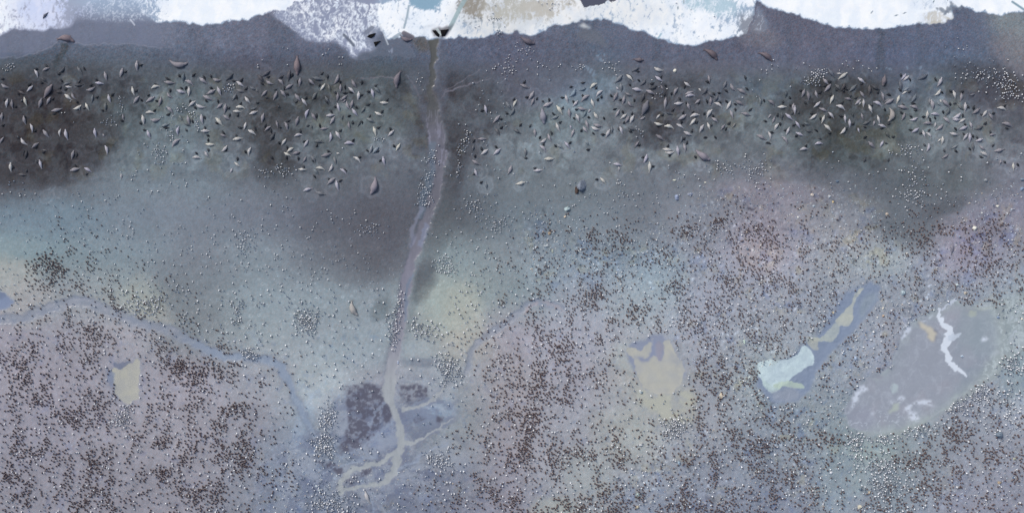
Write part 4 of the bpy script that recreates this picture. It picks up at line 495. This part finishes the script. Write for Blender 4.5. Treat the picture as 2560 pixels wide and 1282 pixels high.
# ---------------------------------------------------------------- seals: one lofted body with flippers per animal
fur_m = attr_mat("seal_fur", .7, .2, .13, 3.5, .1, .05); dark_m = attr_mat("pup_fur", .75, .15, .15, 5.); plume_m = attr_mat("penguin_plumage", .7, .2, .05, 8.); down_m = attr_mat("chick_down", .95, .05, .15, 9., 0, .12); rock_m = attr_mat("weathered_rock", .85, .2, .28, 2.2, .4)
PROF = np.array([(0,.10,.02),(.03,.27,.0),(.075,.42,.0),(.12,.45,.0),(.18,.50,0),(.28,.84,0),(.42,1.,0),(.55,.96,0),(.68,.78,0),(.80,.52,0),(.90,.30,0),(.96,.20,0),(1.,.10,0)])
def seal_geo(ax, ay, bx, by, width, bend, tone, NS=10, tone_var=.0, flip=1.):
    """head at (ax, ay), tail at (bx, by) in survey px; returns vertices, quads, tints in world metres"""
    A = np.array([wx(ax), wy(ay)]); B = np.array([wx(bx), wy(by)]); L = np.linalg.norm(B - A); d = (B - A) / L; n = np.array([-d[1], d[0]])
    w = width * MPP / 2; t = PROF[:, 0]
    bow = 4 * t * (1 - t) * bend * L
    cx = A[0] + d[0] * L * t + n[0] * bow; cy = A[1] + d[1] * L * t + n[1] * bow
    tx = np.gradient(cx); ty = np.gradient(cy); tl = np.hypot(tx, ty) + 1e-9; nx_, ny_ = -ty / tl, tx / tl
    r = PROF[:, 1] * w
    px = 1280 + cx / MPP; py = 641 - cy / MPP; z0 = ground(px, py)
    ang = np.arange(NS) / NS * 2 * math.pi
    ca, sa = np.cos(ang), np.sin(ang)
    hz = r * .86; zc = z0 + hz * .80
    V = np.stack([cx[:, None] + nx_[:, None] * r[:, None] * ca, cy[:, None] + ny_[:, None] * r[:, None] * ca, zc[:, None] + hz[:, None] * np.where(sa > 0, sa, sa * .85)], -1).reshape(-1, 3)
    m = len(t); Fq_ = [(i * NS + k, i * NS + (k + 1) % NS, (i + 1) * NS + (k + 1) % NS, (i + 1) * NS + k) for i in range(m - 1) for k in range(NS)]
    Fq_ += [tuple(e * NS + k for k in ks) for e in (0, m - 1) for ks in ((0, 1, 2, 3), (0, 3, 4, 5), (0, 5, 6, 7), (0, 7, 8, 9))]
    dv = rng.random(len(V))
    base = alb(tone); T = np.tile(base, (len(V), 1)) * (1 + .10 * (dv - .5))[:, None]
    vs, fs, ts = [V], [np.array(Fq_)], [T]; off = len(V)
    def fin(i, side, out, back, lw, k=1.):
        nonlocal off
        o = np.array([cx[i] + nx_[i] * r[i] * side * .75, cy[i] + ny_[i] * r[i] * side * .75]); dd = np.array([tx[i], ty[i]]) / tl[i]; nn = np.array([nx_[i], ny_[i]]) * side
        tip = o + nn * out + dd * back; q = []
        for p, hw in ((o, lw), ((o + tip) / 2 + dd * .02, lw * .8), (tip, lw * .25)):
            for s, dz in ((-1, 0), (1, 0), (1, .06), (-1, .06)): q.append((p[0] + dd[0] * hw * s, p[1] + dd[1] * hw * s, z0[i] + .03 + dz + (.05 if p is o else 0)))
        f = [(a * 4 + k_, a * 4 + (k_ + 1) % 4, a * 4 + 4 + (k_ + 1) % 4, a * 4 + 4 + k_) for a in (0, 1) for k_ in range(4)] + [(8, 9, 10, 11)]
        vs.append(np.array(q)); fs.append(np.array(f) + off); ts.append(np.tile(base * .82 * k, (12, 1))); off += 12
    for s in (-1, 1): fin(5, s, .26 * w * 2 * flip, .30 * L * .35, .10 * w * 2)
    for s in (-1, 1): fin(m - 2, s, .05 * L, .10 * L, .12 * w * 2)
    return np.vstack(vs), np.vstack(fs), np.vstack(ts)
def centred(name, geo, mat, px, py, **kw):
    V, Fq_, T = geo; o_ = np.array([wx(px), wy(py), float(ground(px, py))])
    o = link(name, np_mesh(name, V - o_, Fq_, T, mat), **kw); o.location = o_; return o
def merged(name, geos, mat, **kw):
    off = 0; v, f, t = [], [], []
    for V, Fq_, T in geos: v.append(V); f.append(Fq_ + off); t.append(T); off += len(V)
    return link(name, np_mesh(name, np.vstack(v), np.vstack(f), np.vstack(t), mat), **kw)
for ax, ay, bx, by, w, bend, tone, label in BULLS:
    centred("bull_seal", seal_geo(ax, ay, bx, by, w * 1.05, bend, np.array(tone) * .6 + np.array((60, 58, 62.)), flip=1.2), fur_m, (ax + bx) / 2, (ay + by) / 2, label=label, cat="seal", group="bull elephant seals")
# describing words taken from the animal itself and from what lies beside it
def pose_word(ax, ay, bx, by):
    a = math.degrees(math.atan2(-(by - ay), bx - ax)) % 180
    return "lying crosswise" if a < 20 or a > 160 else "lying upright" if 70 < a < 110 else "slanting upward" if a < 90 else "slanting downward"
def zone_word(x, y):
    herd = "left herd" if x < 1060 else "right herd"
    edges = [130, 260, 390, 520, 650, 780, 910] if x < 1060 else [1330, 1440, 1560, 1680, 1800, 1930, 2060, 2190, 2320, 2430]
    names = ["left photo edge", "dark mud", "past dark mud", "pale middle", "past middle", "second dark mud", "right part", "near stream"] if x < 1060 else ["near stream", "first pale mud", "mid pale mud", "brown mud", "under foam bulge", "past brown mud", "before black mud", "black mud", "past black mud", "near penguin flock", "right photo edge"]
    row = "surfside" if y < 215 else "upper" if y < 265 else "middle" if y < 320 else "lower" if y < 380 else "inland"
    return f"{herd} {names[sum(x >= e for e in edges)]}", row
def ordinals(keys, pos):
    """tell like-described neighbours apart by their order, left to right"""
    out = {}
    for k in set(keys):
        ii = sorted([i for i, q in enumerate(keys) if q == k], key=lambda i: pos[i]); n = len(ii)
        for r_, i in enumerate(ii):
            out[i] = "" if n == 1 else ("left one" if r_ == 0 else "right one") if n == 2 else ("leftmost" if r_ == 0 else "rightmost" if r_ == n - 1 else ["", "second", "third", "fourth", "fifth", "sixth", "seventh", "eighth", "ninth"][r_] + " one")
    return out
PUPC = np.array([((a + c) / 2, (b + d) / 2) for a, b, c, d, t in PUP])
def beside(x, y, pts, names):
    if not len(pts): return None
    d = np.hypot(pts[:, 0] - x, pts[:, 1] - y); i = int(d.argmin())
    if d[i] > 19: return None
    dx, dy = pts[i] - np.array((x, y))
    return i, ("right" if dx > 0 else "left") if abs(dx) > abs(dy) else ("below" if dy > 0 else "above")
def tone_of(t, x, y):
    b = IMG[int(np.clip((y - Y0) / ST, 0, NY - 1)), int(np.clip((x - X0) / ST, 0, NX - 1))]
    if t[0] in 'Ww': c = np.array((188, 187, 187.)) - np.array((3, 3, 1.)) * rng.uniform(0, 9) - np.array((0, 0, 7.)) * rng.random() * (rng.random() < .5)
    elif t[0] in 'Gg': c = np.array((132, 130, 140.)) + rng.uniform(-12, 16) + (np.mean(b) - 95) * .25
    else: c = b * .75 + np.array((98, 96, 104.)) * .25 + rng.choice((-9, 13)) + rng.uniform(-3, 3)
    return np.clip(c, 30, 235)
order = sorted(range(len(COW)), key=lambda i: ({'W': 0, 'w': 1, 'G': 2, 'g': 3, 'D': 4}[COW[i][4][0]], -math.hypot(COW[i][0] - COW[i][2], COW[i][1] - COW[i][3])))
solo = set(order[:312]); rest = []; keys = []; recs = []
for i, (ax, ay, bx, by, t) in enumerate(COW):
    L = math.hypot(bx - ax, by - ay); x, y = (ax + bx) / 2, (ay + by) / 2
    ax, bx = x + (ax - x) * 1.06, x + (bx - x) * 1.06; ay, by = y + (ay - y) * 1.06, y + (by - y) * 1.06; w = np.clip(L * .35, 4.4, 8.6) * rng.uniform(.95, 1.12); bend = rng.uniform(-.05, .05)
    if len(t) > 1: bend = .13 if t[1] == 'r' else -.13
    dx, dy = bx - ax, by - ay                        # r: bulge up or right in the picture, l: down or left
    if len(t) > 1 and (abs(dx) >= abs(dy)): bend = abs(bend) * (1 if dx > 0 else -1) * (1 if (t[1] == 'r') == (dy >= 0 or abs(dy) < 6) else -1)
    elif len(t) > 1: bend = (1 if t[1] == 'r' else -1) * abs(bend) * (1 if dy > 0 else -1)
    geo = seal_geo(ax, ay, bx, by, w, bend, tone_of(t, x, y))
    if i not in solo: rest.append(geo); continue
    tw = {'W': "cream", 'w': "small cream", 'G': "grey", 'g': "small grey", 'D': "dim"}[t[0]] + (" curved" if len(t) > 1 else "")
    bz = beside(x, y, PUPC, None); zone, row = zone_word(x, y)
    pw = {"right": "pup at right", "left": "pup at left", "above": "pup above", "below": "pup below"}[bz[1]] if bz else "no pup"
    if y > 600: key = f"{tw} cow seal alone inland, far from both herds, {'by the stream head' if y > 1000 else 'left of stream' if x < 1200 else 'on pebbly plateau'}"
    else: key = f"{tw} seal {pose_word(ax, ay, bx, by)}, {pw}, {zone}, {row}"
    keys.append(key); recs.append((geo, x, y))
od = ordinals(keys, [r_[1] for r_ in recs])
for i, (geo, x, y) in enumerate(recs):
    centred("cow_seal", geo, fur_m, x, y, label=keys[i] + (", " + od[i] if od[i] else ""), cat="seal", group="cow seals of the " + ("left herd" if x < 1060 else "right herd"))
merged("seal_herd", rest, fur_m, label="remaining dim mud coloured cow seals scattered through both herds", cat="seals", kind="stuff")
COWC = np.array([((c[0] + c[2]) / 2, (c[1] + c[3]) / 2) for c in COW])
order = sorted(range(len(PUP)), key=lambda i: (PUP[i][4] == 'd', -math.hypot(PUP[i][0] - PUP[i][2], PUP[i][1] - PUP[i][3])))
solo = set(order[:312]); rest = []; keys = []; recs = []
for i, (ax, ay, bx, by, t) in enumerate(PUP):
    L = math.hypot(bx - ax, by - ay); x, y = (ax + bx) / 2, (ay + by) / 2; k = max(1, 9.3 / L)
    ax, bx = x + (ax - x) * k, x + (bx - x) * k; ay, by = y + (ay - y) * k, y + (by - y) * k
    tone = np.array((48, 51, 59.)) + rng.uniform(-6, 10) + (22 if t == 'd' else 0)
    geo = seal_geo(ax, ay, bx, by, rng.uniform(4.7, 6.0), rng.uniform(-.16, .16), tone)
    if i not in solo: rest.append(geo); continue
    zone, row = zone_word(x, y); bz = beside(x, y, COWC, None)
    if bz:
        ct = {'W': "cream", 'w': "small cream", 'G': "grey", 'g': "small grey", 'D': "dim"}[COW[bz[0]][4][0]]
        rel = {"right": "left of", "left": "right of", "above": "below", "below": "above"}[bz[1]]
        key = f"black pup {rel} {ct} seal {pose_word(*COW[bz[0]][:4])}, {zone}, {row}"
    else: key = f"black seal pup {pose_word(ax, ay, bx, by)} apart, {zone}, {row}"
    keys.append(key); recs.append((geo, x, y))
od = ordinals(keys, [r_[1] for r_ in recs])
for i, (geo, x, y) in enumerate(recs):
    centred("seal_pup", geo, dark_m, x, y, label=keys[i] + (", " + od[i] if od[i] else ""), cat="seal pup", group="black seal pups of the " + ("left herd" if x < 1060 else "right herd"))
merged("seal_nursery", rest, dark_m, label="remaining dark seal pups lying close against cows in both herds", cat="seal pups", kind="stuff")
# ---------------------------------------------------------------- boulders, black slabs added for mosaic gaps, pebbles
def rock_geo(px, py, w, h, tone, seed, tall=.55):
    r = np.random.default_rng(seed); NU, NV = 12, 7; a = w * MPP / 2; b = h * MPP / 2; hz = min(a, b) * 2 * tall
    ph = r.uniform(0, 6.3, 6); cuts = [(r.uniform(0, 6.28), r.uniform(-.2, .9), r.uniform(.62, .92)) for _ in range(9)]
    V = []
    for j in range(NV):
        e = -.35 + (math.pi / 2 + .35) * j / (NV - 1)
        for i in range(NU):
            q = i / NU * 6.2832; d = np.array([math.cos(q) * math.cos(e), math.sin(q) * math.cos(e), math.sin(e)])
            s = 1.12 + .1 * math.sin(2 * q + ph[0]) + .07 * math.sin(3 * q + ph[1] + 2 * e) + r.uniform(-.03, .03)
            for ca, ce, dist in cuts:
                n = np.array([math.cos(ca) * math.cos(ce), math.sin(ca) * math.cos(ce), math.sin(ce)]); k = float(d @ n) * s
                if k > dist: s *= dist / k
            V.append(d * s * np.array([a, b, hz]))
    V = np.array(V) + np.array([wx(px), wy(py), float(ground(px, py)) + .02])
    Fq_ = [(j * NU + i, j * NU + (i + 1) % NU, (j + 1) * NU + (i + 1) % NU, (j + 1) * NU + i) for j in range(NV - 1) for i in range(NU)]
    T = np.tile(alb(tone), (len(V), 1)) * (1 + .22 * (np.repeat(r.random((NV, NU // 3)), 3, 1).ravel() - .5))[:, None]
    return V, np.array(Fq_), T
for i, (px, py, w, h, tone, label) in enumerate(ROCKS):
    o = centred("beach_rock", rock_geo(px, py, w, h, tone, 900 + i, .6 if w > 18 else .5), rock_m, px, py, label=label, cat="rock")
    o.data.polygons.foreach_set("use_smooth", [False] * len(o.data.polygons))
for pts, label in SLABS:
    p = np.array(pts, float); c = p.mean(0); n = len(p); X = wx(p[:, 0]); Y = wy(p[:, 1]); z = float(ground(*c)) - .2
    in_ = c + (p - c) * .86
    V = np.vstack([np.stack([X, Y, np.full(n, z)], 1), np.stack([X, Y, np.full(n, z + .45)], 1), np.stack([wx(in_[:, 0]), wy(in_[:, 1]), z + .62 + .08 * np.sin(np.arange(n) * 2.1)], 1), [[wx(c[0]), wy(c[1]), z + .7]]])
    Fq_ = [(k * n + i, k * n + (i + 1) % n, (k + 1) * n + (i + 1) % n, (k + 1) * n + i) for k in (0, 1) for i in range(n)] + [(2 * n + i, 2 * n + (i + 1) % n, 3 * n, 3 * n) for i in range(n)]
    me = bpy.data.meshes.new("mosaic_gap_slab"); o_ = np.array([wx(c[0]), wy(c[1]), z]); me.from_pydata([tuple(v - o_) for v in V], [], [tuple(dict.fromkeys(f)) for f in Fq_])
    a = me.attributes.new("tint", 'FLOAT_COLOR', 'POINT'); a.data.foreach_set("color", np.tile(np.array([.004, .004, .005, 1.]), (len(V), 1)).ravel()); me.materials.append(rock_m)
    o = link("mosaic_gap_slab", me, label=label, cat="rock"); o.location = o_
def scatter(name, V0, F0, T0, xs, ys, rot, sc, tints, mat, squash=None, **kw):
    """many copies of one small shape in one mesh"""
    n = len(xs); c, s = np.cos(rot), np.sin(rot); v = np.broadcast_to(V0, (n,) + V0.shape) * sc[:, None, None]
    x = v[..., 0] * c[:, None] - v[..., 1] * s[:, None]; y = v[..., 0] * s[:, None] + v[..., 1] * c[:, None]; z = v[..., 2]
    P = np.stack([x + wx(xs)[:, None], y + wy(ys)[:, None], z + ground(xs, ys)[:, None]], -1).reshape(-1, 3)
    Fq_ = (F0[None] + (np.arange(n) * len(V0))[:, None, None]).reshape(-1, F0.shape[1])
    T = (T0[None] * tints[:, None, :]).reshape(-1, 3)
    return link(name, np_mesh(name, P, Fq_, T, mat), **kw)
cb = np.array([(x, y, z) for z in (-.2, .6) for y in (-1, 1) for x in (-1, 1)], float) * np.array((.8, .62, 1)); cb[4:, :2] *= .6
cf = np.array([(4, 5, 7, 6), (0, 1, 5, 4), (1, 3, 7, 5), (3, 2, 6, 7), (2, 0, 4, 6)])
npb = 52000; xs = rng.uniform(620, 2600, npb); ys = rng.uniform(455, 1300, npb)
pebv = PEB[((ys - Y0) / ST).astype(int), ((xs - X0) / ST).astype(int)]; lab = LAB[((ys - Y0) / ST).astype(int), ((xs - X0) / ST).astype(int)]
k = (rng.random(npb) < pebv * .62) & (lab == 0); xs, ys = xs[k], ys[k]
pt = np.array([lin(c) / E_FLAT for c in ((176,190,206),(206,208,210),(120,132,152),(188,176,166),(92,104,126))])[rng.choice(5, len(xs), p=[.3, .17, .25, .08, .2])].clip(0, .85)
scatter("scattered_pebbles", cb, cf, np.ones((8, 3)), xs, ys, rng.uniform(0, 6.3, len(xs)), rng.gamma(2.4, .034, len(xs)) + .06, pt, rock_m, label="small blue white and tan stones scattered over the plateau", cat="stones", kind="stuff")
# ---------------------------------------------------------------- penguins: adults and downy chicks
def bird(rings, ns, colour):
    V, T = [], []
    for (y, z, rx, ry) in rings:
        for k in range(ns):
            a = k / ns * 2 * math.pi; V.append((rx * math.cos(a), y + ry * math.sin(a) * .94, z + ry * math.sin(a) * -.42)); T.append(colour(math.sin(a), z))
    V = np.array(V); m = len(rings)
    F_ = [(i * ns + k, i * ns + (k + 1) % ns, (i + 1) * ns + (k + 1) % ns, (i + 1) * ns + k) for i in range(m - 1) for k in range(ns)]
    F_ += [(e * ns, e * ns + a, e * ns + a + 1, e * ns + a + 2) for e in (0, m - 1) for a in range(1, ns - 1, 2)]
    V[:, 2] = np.maximum(V[:, 2], 0)
    return V, np.array(F_), np.array(T)
WHT, SLA, BLK, ORG = np.array((.76, .80, .85)), alb((62, 70, 88)), alb((30, 32, 38)), alb((236, 176, 80))
def adult_col(s, z):
    if z > .78: return BLK
    if z > .70: return ORG * .25 + WHT * .75 if s > .5 else BLK
    return WHT if s > -.2 else SLA
# belly faces +y and leans back a little, so the white shows from above
ADULT = bird([(0,.02,.07,.05),(.10,.10,.15,.14),(.08,.28,.20,.20),(-.02,.48,.20,.19),(-.12,.64,.14,.13),(-.17,.74,.075,.075),(-.17,.83,.065,.075),(-.13,.88,.03,.045)], 8, adult_col)
for s in (-1, 1):                                        # flippers and tail
    V, F_, T = ADULT; q = np.array([(s*.17,-.03,.60),(s*.21,-.06,.58),(s*.25,-.02,.26),(s*.22,.02,.25)]); ADULT = (np.vstack([V, q]), np.vstack([F_, [[len(V), len(V)+1, len(V)+2, len(V)+3]]]), np.vstack([T, np.tile(SLA, (4, 1))]))
V, F_, T = ADULT; q = np.array([(-.012,-.06,.90),(.012,-.06,.90),(.006,.08,.90),(-.006,.08,.90)]); ADULT = (np.vstack([V, q]), np.vstack([F_, [[len(V), len(V)+1, len(V)+2, len(V)+3]]]), np.vstack([T, np.tile(BLK, (4, 1))]))
BRN, BRD = alb((126, 109, 110)), alb((94, 83, 86))
CHICK = bird([(0,.0,.11,.15),(.0,.12,.20,.29),(0,.30,.23,.33),(-.03,.48,.19,.27),(-.05,.62,.12,.17),(.03,.72,.09,.11),(.08,.80,.04,.05)], 8, lambda s, z: BRD if z > .7 else BRN)
# where they stand
GRID = 4.1
occ = {}
def free(x, y, d):
    i, j = int(x // 6), int(y // 6)
    for a in (-1, 0, 1):
        for b in (-1, 0, 1):
            for (u, v) in occ.get((i + a, j + b), ()):
                if (u - x) ** 2 + (v - y) ** 2 < d * d: return False
    return True
def put(x, y): occ.setdefault((int(x // 6), int(y // 6)), []).append((x, y))
for (a, b), (c, d) in [((q[0], q[1]), (q[2], q[3])) for q in COW + PUP]:
    for t_ in (.1, .3, .5, .7, .9): put(a + (c - a) * t_, b + (d - b) * t_)
for b_ in BULLS:
    for t_ in np.linspace(0, 1, 12): put(b_[0] + (b_[2] - b_[0]) * t_, b_[1] + (b_[3] - b_[1]) * t_)
def open_ground(x, y, wet=0.):
    l = LAB[int(np.clip((y - Y0) / ST, 0, NY - 1)), int(np.clip((x - X0) / ST, 0, NX - 1))]
    return l == 0 or (l in (1, 2) and rng.random() < wet)
def try_put(x, y, d, wet):
    if x < -20 or x > 2585 or y < -8 or y > 1292 or not open_ground(x, y, wet) or not free(x, y, d): return False
    put(x, y); return True
adult_sets = {}; adults = []
for fi, (cx, cy, rx, ry_, n, note) in enumerate(FLOCKS):
    got = 0; tries = 0
    while got < n and tries < n * 30:
        tries += 1; a = rng.uniform(0, 6.283); q = rng.gamma(2., .42) * (1 + .35 * math.sin(2 * a + fi) + .2 * math.sin(3 * a + 2 * fi)); x, y = cx + rx * q * math.cos(a), cy + ry_ * q * math.sin(a)
        l = LAB[int((np.clip(y, Y0, Y1) - Y0) / ST), int((x - X0) / ST)]
        if q > 2 or x > 2590 or l in (4, 5, 6, 7) or not free(x, y, 3.7 if n > 65 else 4.3): continue
        put(x, y); got += 1
        (adult_sets.setdefault(note, []) if note else adults).append((x, y, cy < 178 and cx < 1700 and rng.random() < .8))
for r_, row in enumerate(ADULTS):
    for c_, ch in enumerate(row):
        for _ in range(int(int(ch) * 6.2)):
            x = c_ * 80 + rng.random() * 80; y = 480 + r_ * 80 + rng.random() * 80
            if try_put(x, y, 4.0, .25): adults.append((x, y, False))
for x0, y0, x1, y1, n in [(330,330,470,480,30),(650,440,760,560,18),(780,520,900,560,14),(1190,200,1270,330,22),(1150,330,1260,520,14),(1280,400,1700,500,22),(1690,390,1830,470,20),(2050,400,2230,480,16),(2230,400,2420,520,20),(2420,380,2560,470,6),(400,250,470,330,14),(20,440,60,490,8),(700,110,860,170,12),(1040,180,1060,230,8),(1230,100,1330,160,8),(1900,150,2050,190,12),(2080,150,2200,180,12),(2360,95,2420,200,10),(640,150,660,170,4),(1600,200,1640,250,8),(1840,190,1900,260,7),(150,220,330,320,8),(1600,5,1900,70,3),(1180,10,1290,70,5)]:
    for _ in range(n):
        x, y = rng.uniform(x0, x1), rng.uniform(y0, y1)
        if free(x, y, 5): put(x, y); adults.append((x, y, y < 190 and rng.random() < .7))
chicks = []
clump_sets = []
for ci, t_ in enumerate(CLUMPS.split(';')):
    cx, cy, rx, ry_, n = map(float, t_.split()); got = tries = 0; cur = []
    while got < n and tries < n * 25:
        tries += 1; u_, v_ = rng.normal(0, rx * .85), rng.normal(0, ry_ * .85); x, y = cx + u_ - .35 * v_, cy + v_; x += rng.normal(0, 3); n = n if tries > 1 else n * .8
        if try_put(x, y, 3.3, .3): got += 1; cur.append((x, y))
    clump_sets.append(cur)
den = fbm(34, 91, 4, .75, 1.4)
for r_, row in enumerate(CHICKS):
    for c_, ch in enumerate(row):
        n = int(int(ch) * 11.5); tries = got = 0
        while got < n and tries < n * 8:
            tries += 1; x = (c_ + .5 + .95 * (rng.random() + rng.random() - 1)) * 80; y = 480 + (r_ + .5 + .95 * (rng.random() + rng.random() - 1)) * 80
            if x < 0 or x > 2560 or y > 1290 or rng.random() > .06 + 1.7 * max(0, -.05 + den[int((y - Y0) / ST), int((x - X0) / ST)] + .12): continue
            if try_put(x, y, 3.9, .35): got += 1; chicks.append((x, y))
def heading_adult(x, y): return (math.pi if rng.random() < (.62 if y < 260 else .74) else 0) + rng.normal(-.25, .75)
ame = np_mesh("penguin", ADULT[0], ADULT[1], ADULT[2], plume_m); cme = np_mesh("penguin_chick", CHICK[0], CHICK[1], CHICK[2], down_m)
def stand(name, me, x, y, rot, sc, **kw):
    o = link(name, me, **kw); o.location = (wx(x), wy(y), float(ground(x, y))); o.rotation_euler = (0, 0, rot); o.scale = (sc,) * 3; return o
for note, lst in adult_sets.items():
    for x, y, b in lst:
        stand("penguin", ame, x, y, heading_adult(x, y), rng.uniform(.74, .9), label="white breasted penguin in " + note, cat="penguin", group="penguins of the " + note)
# the few lone penguins on open sand, each with its own place
LONE = [(1183,208,"lone white penguin on the drift line right of the stream mouth"),(1264,198,"bright white penguin above right herd, beside the dark penguin group"),(1374,200,"lone bright penguin on bluish sand above the right herd"),(1976,217,"lone bright penguin below the tight flock at the right herd"),(857,370,"lone white penguin inside the left herd, right of two cream cows"),(460,449,"left one of two bright penguins on sand below the left herd"),(491,449,"right one of two bright penguins on sand below the left herd"),(287,497,"lone bright penguin on pale sand left, below a row of penguins"),(272,509,"bright penguin below left of a lone bright penguin on left sand"),(2190,471,"largest lone white penguin in the valley below the black mud"),(2082,380,"lone white penguin under black mud of the right herd"),(1247,445,"lone white penguin left of the isolated pale seal by stream"),(1349,381,"white penguin beside the curved cream seal near the right herd's foot"),(1435,379,"pale penguin pair mate right of cream seal at right herd's foot"),(2553,384,"lone white penguin at right photo edge below the herd"),(2492,397,"bright penguin right of the herd's last cow, on open sand"),(2468,407,"bright penguin left of another bright penguin near right edge"),(1127,438,"bluish white penguin on dark sand right of the stream"),(1097,363,"lone white penguin standing in the upper stream"),(1147,310,"white penguin on dark sand right of the braided stream")]
for x, y, label in LONE: stand("penguin", ame, x, y, math.pi + rng.normal(-.2, .4), 1.0, label=label, cat="penguin", group="lone penguins")
def many(name, geo, pts, rotf, scf, mat, **kw):
    xs = np.array([p[0] for p in pts]); ys = np.array([p[1] for p in pts]); n = len(pts)
    tv = np.repeat(rng.uniform(.86, 1.06, (n, 1)), 3, 1)
    scatter(name, geo[0], geo[1], geo[2], xs, ys, np.array([rotf(p) for p in pts]), np.array([scf(p) for p in pts]), tv, mat, **kw)
many("penguin_colony", ADULT, adults, lambda p: (rng.normal(0, .7) if p[2] else heading_adult(*p[:2])), lambda p: rng.uniform(.72, .92) * (1.22 if p[1] > 720 else .86 if p[1] < 330 else 1), plume_m, label="thousands of black and white penguins spread over the slope", cat="penguins", kind="stuff")
ANG = lambda p: (math.pi - .42 if p[1] > 900 else rng.uniform(0, 6.28)) + rng.normal(0, .3)
single = [(0, "downy brown chick in the clump above the left brook"), (1, "downy brown chick in the second clump above the left brook"), (2, "downy brown chick in the tight clump below the left brook"), (5, "downy brown chick in the round clump right of the tan pond"), (22, "downy brown chick in the clump above the forked tan pond"), (23, "downy brown chick in the loose clump left of the forked pond's clump"), (28, "downy brown chick in the band at the valley mouth")]
used = set()
for k_, label in single:
    used.add(k_)
    for x, y in clump_sets[k_]:
        stand("penguin_chick", cme, x, y, ANG((x, y)), rng.uniform(.8, 1.0), label=label, cat="penguin chick", group=label.replace("downy brown chick", "chicks"))
for k_, cs in enumerate(clump_sets):
    if k_ not in used: chicks += cs
many("chick_creche", CHICK, chicks, ANG, lambda p: rng.uniform(.7, .93) * (1.1 if p[1] > 900 else 1), down_m, label="thousands of brown downy penguin chicks crowding the inland ground", cat="penguin chicks", kind="stuff")
print("COUNTS cows", len(COW), "pups", len(PUP), "adults", len(adults), {k[:12]: len(v) for k, v in adult_sets.items()}, "chicks", len(chicks), [len(clump_sets[k]) for k, _ in single])
